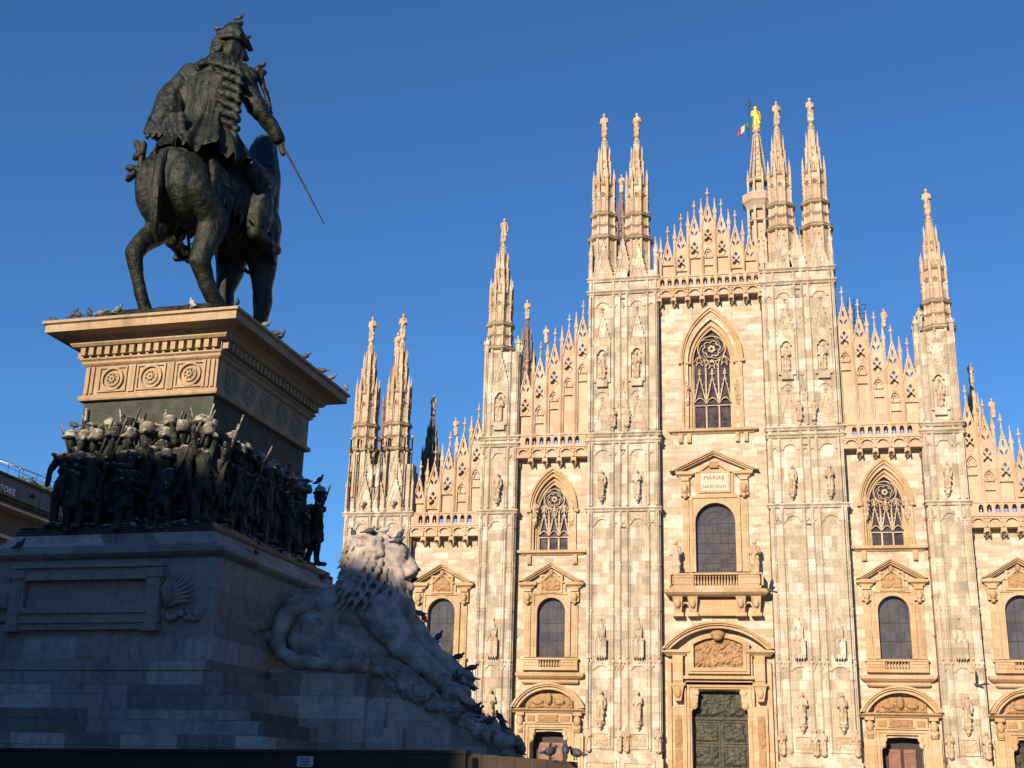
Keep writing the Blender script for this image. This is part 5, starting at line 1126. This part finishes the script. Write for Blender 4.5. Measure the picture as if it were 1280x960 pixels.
# ================================================================== HOARDING, PLATE, GROUND
A, B = wl(3.0, -13.0, 0), wl(12.01, -15.91, 0)
hb = tag(empty('site_hoarding', A), 'black hoarding across the foot of the monument with a small white plate', 'fence')
d = (B-A); L = d.length; hb.rotation_euler = (0, 0, math.atan2(d.y, d.x)); n = 8
m = M(); m.box(0, L, 0, .04, 0, 1.97); m.box(-.02, L+.02, -.02, .07, 1.97, 2.0)
for k in range(n+1): x = L*k/n; m.box(x-.012, x+.012, -.008, 0, 0, 1.97)
m.obj('boards', MAT['hoard'], hb)
for k in range(n+1): m = M(); m.box(max(0, L*k/n-.05), L*k/n+.05, .045, .14, 0, 1.94); m.obj('post', MAT['iron'], hb)
pw = MM.inverted() @ monY(386, 950, -15.5); pl_ = hb.matrix_basis
px0 = (B-A).length*.83
m = M()
x0, x1, z0, z1 = 0, .21, 1.835, 1.935
m.plate([(.015, z0), (.195, z0), (.21, z0+.015), (.21, z1-.0), (0, z1), (0, z0+.015)], [], 0, .008)
plate_m = m.mesh('notice_plate', MAT['plate'])
# place the plate where the picture shows it along the hoarding
best = None
for k in range(400):
    f = k/400; q = A.lerp(B, f) + Vector((0, 0, 1.88)); v = q - CAM; sx_ = 640+FPX*(v@RT)/(v@fwd)
    if best is None or abs(sx_-372) < best[0]: best = (abs(sx_-372), f*L)
po = inst('notice_plate', plate_m, hb, (best[1], -.02, .0), 1)
m = M()
for k, (a, c) in enumerate(((.05, .16), (.055, .165), (.045, .17))): m.box(a, c, -.003, 0, 1.907-.027*k, 1.918-.027*k)
for zz in (1.91, 1.89, 1.87): m.box(.015, .028, -.003, 0, zz-.004, zz+.004)
inst('lettering', m.mesh('lettering', MAT['plateink']), po, (0, 0, 0), 1)
E2 = wl(12.85, -14.85, 0)
wb = tag(empty('wooden_barrier', B), 'sunlit bare wooden boarding beyond the corner of the black hoarding, pigeons above it', 'fence')
d = E2-B; L2 = d.length; wb.rotation_euler = (0, 0, math.atan2(d.y, d.x))
m = M(); n = 7
for k in range(n): m.box(L2*k/n+.004, L2*(k+1)/n-.004, .01+.004*(k % 2), .04, 0, 1.975-.03*k/n)
m.box(0, L2, .045, .09, 1.75, 1.84); m.box(0, L2, .045, .09, .3, .4)
m.obj('boards', MAT['board'], wb)

# ================================================================== GROUND AND THE BUILDINGS ROUND THE SQUARE
def paving():
    m, t, b = nodes('square_paving'); vec, g = flatvec(t); br = t.nodes.new("ShaderNodeTexBrick"); s = t.nodes.new("ShaderNodeSeparateXYZ"); t.links.new(g.outputs['Position'], s.inputs[0])
    t.links.new(g.outputs['Position'], br.inputs['Vector'])
    for k, v in (('Scale', 1), ('Brick Width', .9), ('Row Height', .6), ('Mortar Size', .01)): br.inputs[k].default_value = v
    br.inputs['Color1'].default_value = (.055, .055, .055, 1); br.inputs['Color2'].default_value = (.085, .082, .08, 1); br.inputs['Mortar'].default_value = (.06, .06, .06, 1)
    t.links.new(br.outputs['Color'], b.inputs['Base Color']); b.inputs['Roughness'].default_value = .7; return m
g = M(); g.add([(-1500, -1500, 0), (1500, -1500, 0), (1500, 1500, 0), (-1500, 1500, 0)], [(0, 1, 2, 3)]); tag(g.obj('piazza_ground', paving()), kind='structure')

MAT['plaster'] = plain('ochre_palace_plaster', (.36, .28, .19), (.30, .23, .16), .85, .6)
MAT['trim'] = plain('pale_palace_trim', (.42, .38, .32)); MAT['tiles'] = plain('dark_roof_tiles', (.10, .075, .06))
MAT['wglass'] = plain('dark_window_pane', (.03, .035, .04), None, .1)
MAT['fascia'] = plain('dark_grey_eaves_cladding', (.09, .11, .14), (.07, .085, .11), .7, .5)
MAT['eshade'] = plain('eaves_shade_dark', (.05, .045, .042), (.035, .03, .03), .8, 1)  # shade under the eaves put into this dark colour
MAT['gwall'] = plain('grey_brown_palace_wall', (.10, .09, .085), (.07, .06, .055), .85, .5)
MAT['sign'] = plain('white_sign_letters', (.8, .8, .8), (.75, .75, .75)); MAT['white'] = plain('white_antenna_metal', (.8, .8, .82), (.7, .7, .72), .4)
# palace behind the camera: unseen roofline shaped to shade the foot of the monument
pal = tag(empty('palace', (0, 0, 0)), 'ochre palace with a roof shaped to shade the monument, on the near side of the square, behind the viewer', 'building')
def skew(m_):                                       # end wall slanted along the sun's heading to keep the barrier sunlit
    m_.v = [(x-(-138-y)*.2493 if y < -138 else x, y, z) for x, y, z in m_.v]; return m_
m = M(); m.plate([(-120, 0), (-8.0, 0), (-8.0, 17.6), (-120, 17.6)], [], -138, -156); skew(m).obj('wall', MAT['plaster'], pal)
m = M(); m.plate([(-120, 17.65), (-7.9, 17.65), (-14.5, 24.3), (-16.2, 26.0), (-18.2, 28.0), (-19.8, 28.7), (-24.1, 30.3), (-29, 30.6), (-120, 30.8)], [], -138, -156); skew(m).obj('roof', MAT['tiles'], pal)
for k in range(26):
    for j in range(3):
        x = -117+4.1*k; z = 2.4+4.5*j; f = M(); f.box(x-.95, x+.95, -138, -137.8, z-.2, z+2.7); fo = f.obj('window', MAT['trim'], pal)
        f = M(); f.box(x-.7, x+.7, -137.8, -137.78, z, z+2.5); f.obj('pane', MAT['wglass'], fo)
# arcaded palace along the left side of the square
pb = tag(empty('arcade_building'), 'dark grey eaves of the shaded palace at the left edge, white sign letters along them', 'building')
XE = -50
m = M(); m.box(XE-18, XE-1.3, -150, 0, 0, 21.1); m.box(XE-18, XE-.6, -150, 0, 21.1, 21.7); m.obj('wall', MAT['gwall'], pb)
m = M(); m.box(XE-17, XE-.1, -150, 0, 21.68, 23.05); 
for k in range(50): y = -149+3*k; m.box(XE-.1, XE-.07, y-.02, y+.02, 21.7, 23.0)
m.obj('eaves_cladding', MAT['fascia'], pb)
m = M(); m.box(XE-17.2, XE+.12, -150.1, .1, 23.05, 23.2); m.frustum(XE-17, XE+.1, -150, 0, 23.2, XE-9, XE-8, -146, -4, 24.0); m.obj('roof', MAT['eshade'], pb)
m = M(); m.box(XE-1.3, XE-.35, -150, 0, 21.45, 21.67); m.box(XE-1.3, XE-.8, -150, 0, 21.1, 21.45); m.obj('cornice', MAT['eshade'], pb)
m = M(); m.box(XE-1.3, XE-.25, -150, 0, 20.95, 21.12); m.box(XE-1.3, XE-1.0, -150, 0, 18.9, 19.15); m.box(XE-1.3, XE-1.05, -150, 0, 13.4, 13.7); m.obj('string_course', MAT['trim'], pb)
for k in range(44):
    for j in range(3):
        y = -147+3.3*k; z = 3+5.6*j; f = M(); f.box(XE-1.32, XE-1.1, y-1.0, y+1.0, z-.2, z+3.3); fo = f.obj('window', MAT['trim'], pb) if not (j == 0 and k > 100) else None
        f = M(); f.box(XE-1.1, XE-1.08, y-.7, y+.7, z, z+3.0); f.obj('pane', MAT['wglass'], fo)
pr = tag(empty('sky_light_blocker'), 'unseen stone block added on the right side of the square to cut sky light', 'building')  # added unseen to hold sky light off the pedestal's right side
m = M(); m.box(62, 84, -150, -6, 0, 24); m.obj('wall', MAT['gwall'], pr); m = M(); m.ring4(62, 84, -150, -6, 24, [(0, 0), (.6, .1), (.6, .5), (-.5, .9)]); m.obj('roof', MAT['tiles'], pr)
for k in range(30):
    for j in range(3):
        y = -147+4.7*k; z = 2.5+7*j; f = M(); f.box(61.8, 62.02, y-1.3, y+1.3, z-.2, z+4.6); fo = f.obj('window', MAT['trim'], pr); f = M(); f.box(61.78, 61.8, y-1.0, y+1.0, z, z+4.3); f.obj('pane', MAT['wglass'], fo)
cu = bpy.data.curves.new('sign_letters', 'FONT'); cu.body = 'STORE'; cu.size = .66; cu.extrude = .05; cu.align_x = 'LEFT'; cu.space_character = 1.25
c = bpy.data.objects.new('tmp', cu); COL.objects.link(c); me = bpy.data.meshes.new_from_object(c.evaluated_get(bpy.context.evaluated_depsgraph_get())); bpy.data.objects.remove(c)
me.materials.clear(); lo = link('sign_letters', me, pb, MAT['sign']); lo.rotation_euler = (PI/2, 0, PI/2); lo.location = (XE-.02, -28.75, 21.85)
for y, z in ((-24.2, 22.3), (-21.3, 22.1)): f = M(); f.box(XE-.1, XE+.25, y-.12, y+.12, z-.1, z+.15); f.obj('floodlight', MAT['iron'], pb)
# roof things
for y, z, l_, lb in ((-30.4, 24.35, 3.6, 'short white aerial bar above the dark eaves at the left edge, the higher of two'), (-25.0, 24.35, 4.6, 'long white aerial bar above the dark eaves, the lower of two')):
    an = tag(empty('antenna', (XE-.9, y, 23.2)), lb, 'antenna'); f = M(); f.lathe(0, 0, [(.03, 0), (.025, z-23.2+(.5 if y < -28 else .2))], 6); f.obj('mast', MAT['iron'], an)
    f = M(); zz = z-23.2+(.4 if y < -28 else .05); f.tube([(-.3, -l_*.45, zz), (.3, l_*.55, zz)], .055, 6); f.ell((0, 0, zz-.1), (.1, .14, .1), 8, 6); f.obj('boom', MAT['white'], an)
rl = M()
for q, z in ((0, 23.9), (0, 24.25)): rl.tube([(XE-.5, -40, z), (XE-.5, -19.5, z)], .018, 4)
for k in range(12): rl.tube([(XE-.5, -40+1.86*k, 23.2), (XE-.5, -40+1.86*k, 24.25)], .02, 4)
tag(rl.obj('roof_railing', MAT['iron']), 'thin wire railing along the dark eaves at the left edge', 'railing')
hd = M(); rr = random.Random(4)
for k in range(2600):
    y = rr.uniform(-23.5, -17.0); x = XE-1.6+rr.uniform(-.7, .7); z = 23.2+abs(rr.gauss(0, .42))+.1*math.sin(y*3); s = .09; a = Vector((rr.uniform(-1, 1), rr.uniform(-1, 1), rr.uniform(-1, 1))).normalized(); b_ = a.orthogonal(); cc = Vector((x, y, min(z, 24.25)))
    hd.add([cc+a*s, cc+b_*s*.7, cc-a*s, cc-b_*s*.7], [(0, 1, 2, 3)])
tag(hd.obj('rooftop_hedge', plain('hedge_leaves', (.06, .10, .03), (.12, .14, .04), .6, 4)), 'green shrubs on the roof terrace above the dark eaves', 'hedge', kind='stuff')
tr = tag(empty('terrace_wall', (XE-1.4, -17.6, 23.2)), 'small pale terrace wall beside the rooftop shrubs, left of the bronze soldiers', 'wall'); f = M(); f.box(-.6, .6, -1.4, 2.6, 0, .75); f.box(-.7, .7, -1.5, 2.7, .75, .85); f.obj('parapet', MAT['trim'], tr); f = M()
for q in (-1.0, .2, 1.4): f.box(-.05, .05, q-.05, q+.05, .85, 1.2)
f.box(-.05, .05, -1.05, 1.5, 1.15, 1.22); f.obj('rail', MAT['white'], tr)

# ================================================================== PIGEONS
def pigeon_mesh(kind, mat):
    m = M()
    if kind == 'up':
        m.ell((0, 0, .15), (.10, .065, .075), 12, 8, Matrix.Rotation(-.75, 3, 'Y')); m.cap((.055, 0, .19), (.075, 0, .27), .04, .027, 9); m.ell((.082, 0, .285), (.03, .026, .027), 9, 7); m.cap((.105, 0, .282), (.135, 0, .272), .009, .003, 6)
        m.frustum(-.19, -.04, -.03, .03, .03, -.17, -.02, -.035, .035, .05); m.cap((-.06, 0, .1), (-.19, 0, .035), .035, .012, 8)
    elif kind == 'low':
        m.ell((0, 0, .115), (.125, .07, .07), 12, 8, Matrix.Rotation(-.2, 3, 'Y')); m.cap((.08, 0, .14), (.12, 0, .185), .038, .027, 9); m.ell((.13, 0, .195), (.03, .026, .026), 9, 7); m.cap((.15, 0, .192), (.18, 0, .182), .009, .003, 6); m.cap((-.09, 0, .1), (-.24, 0, .08), .032, .014, 8)
    else:                                           # flying
        m.ell((0, 0, 0), (.13, .06, .06), 12, 8); m.ell((.15, 0, .02), (.035, .028, .028), 8, 6); m.cap((.17, 0, .02), (.2, 0, .01), .01, .003, 6); m.cap((-.1, 0, 0), (-.24, 0, -.01), .035, .045, 8)
        for s in (-1, 1): m.add([(.07, s*.04, .02), (-.06, s*.04, .02), (-.10, s*.26, .22), (-.04, s*.42, .34), (.05, s*.28, .26), (.07, s*.04, .035), (-.06, s*.04, .035), (-.10, s*.26, .235), (-.04, s*.42, .35), (.05, s*.28, .275)], [(0, 1, 2, 3, 4), (9, 8, 7, 6, 5), (0, 5, 6, 1), (1, 6, 7, 2), (2, 7, 8, 3), (3, 8, 9, 4), (4, 9, 5, 0)])
    if kind != 'fly':
        for s in (-1, 1): m.cap((.01, s*.025, .07), (.015, s*.028, .01), .009, .007, 6); m.cap((.0, s*.028, .007), (.05, s*.03, .006), .007, .004, 6)
    return m.mesh('pigeon', mat)
PM = [plain('slate_pigeon_feathers', (.055, .06, .075), (.03, .03, .04), .6, 20), plain('grey_pigeon_feathers', (.16, .17, .19), (.09, .09, .10), .6, 16), plain('pale_pigeon_feathers', (.42, .40, .40), (.22, .2, .2), .6, 14)]
PG = {(k, c): pigeon_mesh(k, PM[c]) for k in ('up', 'low') for c in range(3)}; PG[('fly', 0)] = pigeon_mesh('fly', PM[0])
bpy.context.view_layer.update(); DG = bpy.context.evaluated_depsgraph_get()
def perch(p, kind, col, head, label, group, s=1.05, drop=True):
    hit, loc_, nrm, *_ = sc.ray_cast(DG, p+Vector((0, 0, .9)), Vector((0, 0, -1)), distance=3.0)
    if hit and drop: p = loc_
    o = link('pigeon', PG[(kind, col)]); o.location = p; o.rotation_euler = (0, 0, head); o.scale = (s, s, s); tag(o, label, 'pigeon', group)
rp = random.Random(12)
GC, GL, GR = 'pigeons perched on the pedestal cornice', 'pigeons perched on the marble lion', 'pigeons perched on the bronze figures'
for px, py, kind, col, hd_, lb in (
    (66, 402, 'low', 0, PI, 'dark pigeon crouching at the far left corner of the cornice'), (91, 394, 'up', 0, .3, 'upright dark pigeon, second from the left corner of the cornice'), (97, 395, 'low', 0, PI, 'crouching dark pigeon just right of an upright one near the left corner'),
    (112, 385, 'up', 0, 2.6, 'upright slate pigeon on the sloping cornice top between two pigeon pairs'), (127, 381, 'low', 1, .2, 'grey hunched pigeon on the cornice left of the horse\'s hind hoof')):
    perch(monY(px, py+4, -.62), kind, col, hd_+MYAW, lb, GC)
for x, y, kind, col, hd_, lb in ((-2.95, -.3, 'up', 1, .4, 'grey pigeon on the bronze base left of the raised hind leg'), (-.75, -.3, 'up', 2, 2.7, 'pale pigeon on the bronze base between the horse\'s two hind legs'), (.72, -.6, 'up', 0, 2.0, 'big upright dark pigeon at the near right corner of the cornice'),
    (.85, .8, 'low', 1, .2, 'grey pigeon leaning out just behind the near right corner of the cornice'), (.85, 1.45, 'low', 0, 2.9, 'first of two dark pigeons side by side on the receding cornice edge'), (.85, 1.75, 'up', 0, .3, 'second of two dark pigeons side by side on the receding cornice edge'),
    (.85, 3.35, 'low', 0, .1, 'small dark pigeon halfway along the receding cornice edge'), (.85, 4.6, 'low', 0, 3.0, 'dark pigeon third from the far end of the receding cornice'), (.85, 5.25, 'low', 1, .2, 'grey pigeon second from the far end of the receding cornice'), (.9, 6.25, 'up', 1, 2.4, 'grey pigeon tilting at the very far end of the cornice')):
    perch(wl(x, y, 13.6), kind, col, hd_+MYAW, lb, GC)
for p, kind, col, hd_, lb in ((wl(-1.75, 2.2, 24.1), 'up', 0, .6, 'dark pigeon on the very top of the rider\'s hat'), (wl(-2.35, 1.95, 23.2), 'low', 0, 2.9, 'dark pigeon behind the rider\'s head, on the collar'), (wl(-2.8, 1.95, 22.4), 'low', 0, 3.1, 'dark pigeon on the rider\'s left shoulder'), (wl(-.85, 2.3, 22.4), 'up', 0, 1.2, 'dark pigeon on the rider\'s sabre-arm shoulder'),
    (wl(-3.62, -.52, 10.3), 'low', 0, PI, 'dark pigeon on the hat of the outermost bronze soldier'), (wl(.5, 5.75, 10.4), 'up', 0, .2, 'dark pigeon on the head of the farthest bronze soldier'), (wl(.3, 5.3, 10.2), 'low', 0, 2.8, 'dark pigeon on the head of the second farthest bronze soldier'),
    (wl(1.0, 5.3, 7.9), 'low', 0, .3, 'dark pigeon on the cap ledge below the farthest bronze soldier, against sky'), (wl(-3.95, -1.52, 7.2), 'up', 0, .8, 'black pigeon on the shaded cap ledge above the framed panel'), (wl(1.15, .9, 7.4), 'low', 0, 2.0, 'dark pigeon on the shaded side ledge near the corner')):
    perch(p, kind, col, hd_+MYAW, lb, GR)
for px, py, yy, kind, col, hd_, lb in ((461, 668, 2.7, 'low', 0, 0, 'dark pigeon on the very top of the lion\'s mane'), (467, 664, 2.9, 'up', 0, .4, 'upright pigeon on top of the lion\'s mane'), (441, 675, 2.7, 'up', 0, 2.6, 'dark pigeon on the back of the lion\'s mane'), (499, 682, 2.8, 'up', 0, .5, 'upright dark pigeon above the lion\'s eye'), (497, 690, 2.5, 'low', 0, .2, 'crouching pigeon on the lion\'s brow'), (480, 672, 2.8, 'low', 2, 0, 'pale brown pigeon on the lion\'s forehead'),
    (529, 790, 3.25, 'up', 1, 2.5, 'grey pigeon highest on the lion\'s far foreleg'), (523, 797, 3.2, 'low', 1, 2.8, 'crouching pigeon below the highest one on the lion\'s foreleg'), (547, 812, 3.2, 'up', 0, .6, 'black pigeon in front of the arched window, on the lion\'s foreleg'), (572, 832, 3.2, 'low', 0, .4, 'dark pigeon by the lion\'s far wrist'), (589, 858, 3.2, 'low', 0, .4, 'dark pigeon at the tip of the lion\'s far paw'), (594, 872, 2.6, 'low', 0, .5, 'dark pigeon between the lion\'s two paws')):
    perch(monY(px, py+3, yy), kind, col, hd_+MYAW, lb, GL)
ordn = ['topmost', 'second from the top', 'third from the top', 'fourth from the top', 'fifth from the top', 'sixth from the top', 'sixth from the bottom', 'fifth from the bottom', 'fourth from the bottom', 'third from the bottom', 'second from the bottom', 'lowest']
for k in range(12):
    f = k/11; perch(wl(5.95+1.6*f, 2.5+rp.uniform(-.5, .9), 3.9-.9*f), rp.choice(('up', 'low', 'up')), rp.choice((0, 0, 1)), rp.uniform(-1, 4), f'dark pigeon on the ramp below the lion\'s paws, {ordn[k]} of the twelve', 'pigeons crowding the ramp below the lion')
for k in range(9): perch(wl(4.6+.3*k, 2.1+rp.uniform(-.1, .2), 4.0-.13*k), 'low', 0, rp.uniform(-1, 4), 'dark pigeon half hidden among the carved trophies under the lion', 'pigeons hidden among the trophies')
for k, f in enumerate((.72, .86, .96)):
    p = B.lerp(E2, f)+Vector((.015, 0, 1.965)); perch(p, 'up' if k % 2 else 'low', 0, rp.uniform(-.5, 3.5), 'dark pigeon on the wooden boarding, '+('leftmost', 'middle one', 'rightmost')[k]+' of three', 'pigeons on the wooden boarding', .6, False)
for px, py, Y, hd_, rx, lb in ((1222, 857, -55, 2.2, .5, 'pigeon flying with raised wings in front of the right-hand buttress'), (963, 738, -50, 3.0, .2, 'pigeon gliding past the right end of the central balcony')):
    o = link('pigeon', PG[('fly', 0)]); o.location = atY(px, py, Y); o.rotation_euler = (rx, -.3, hd_); o.scale = (1.15,)*3; tag(o, lb, 'pigeon', 'pigeons in flight')
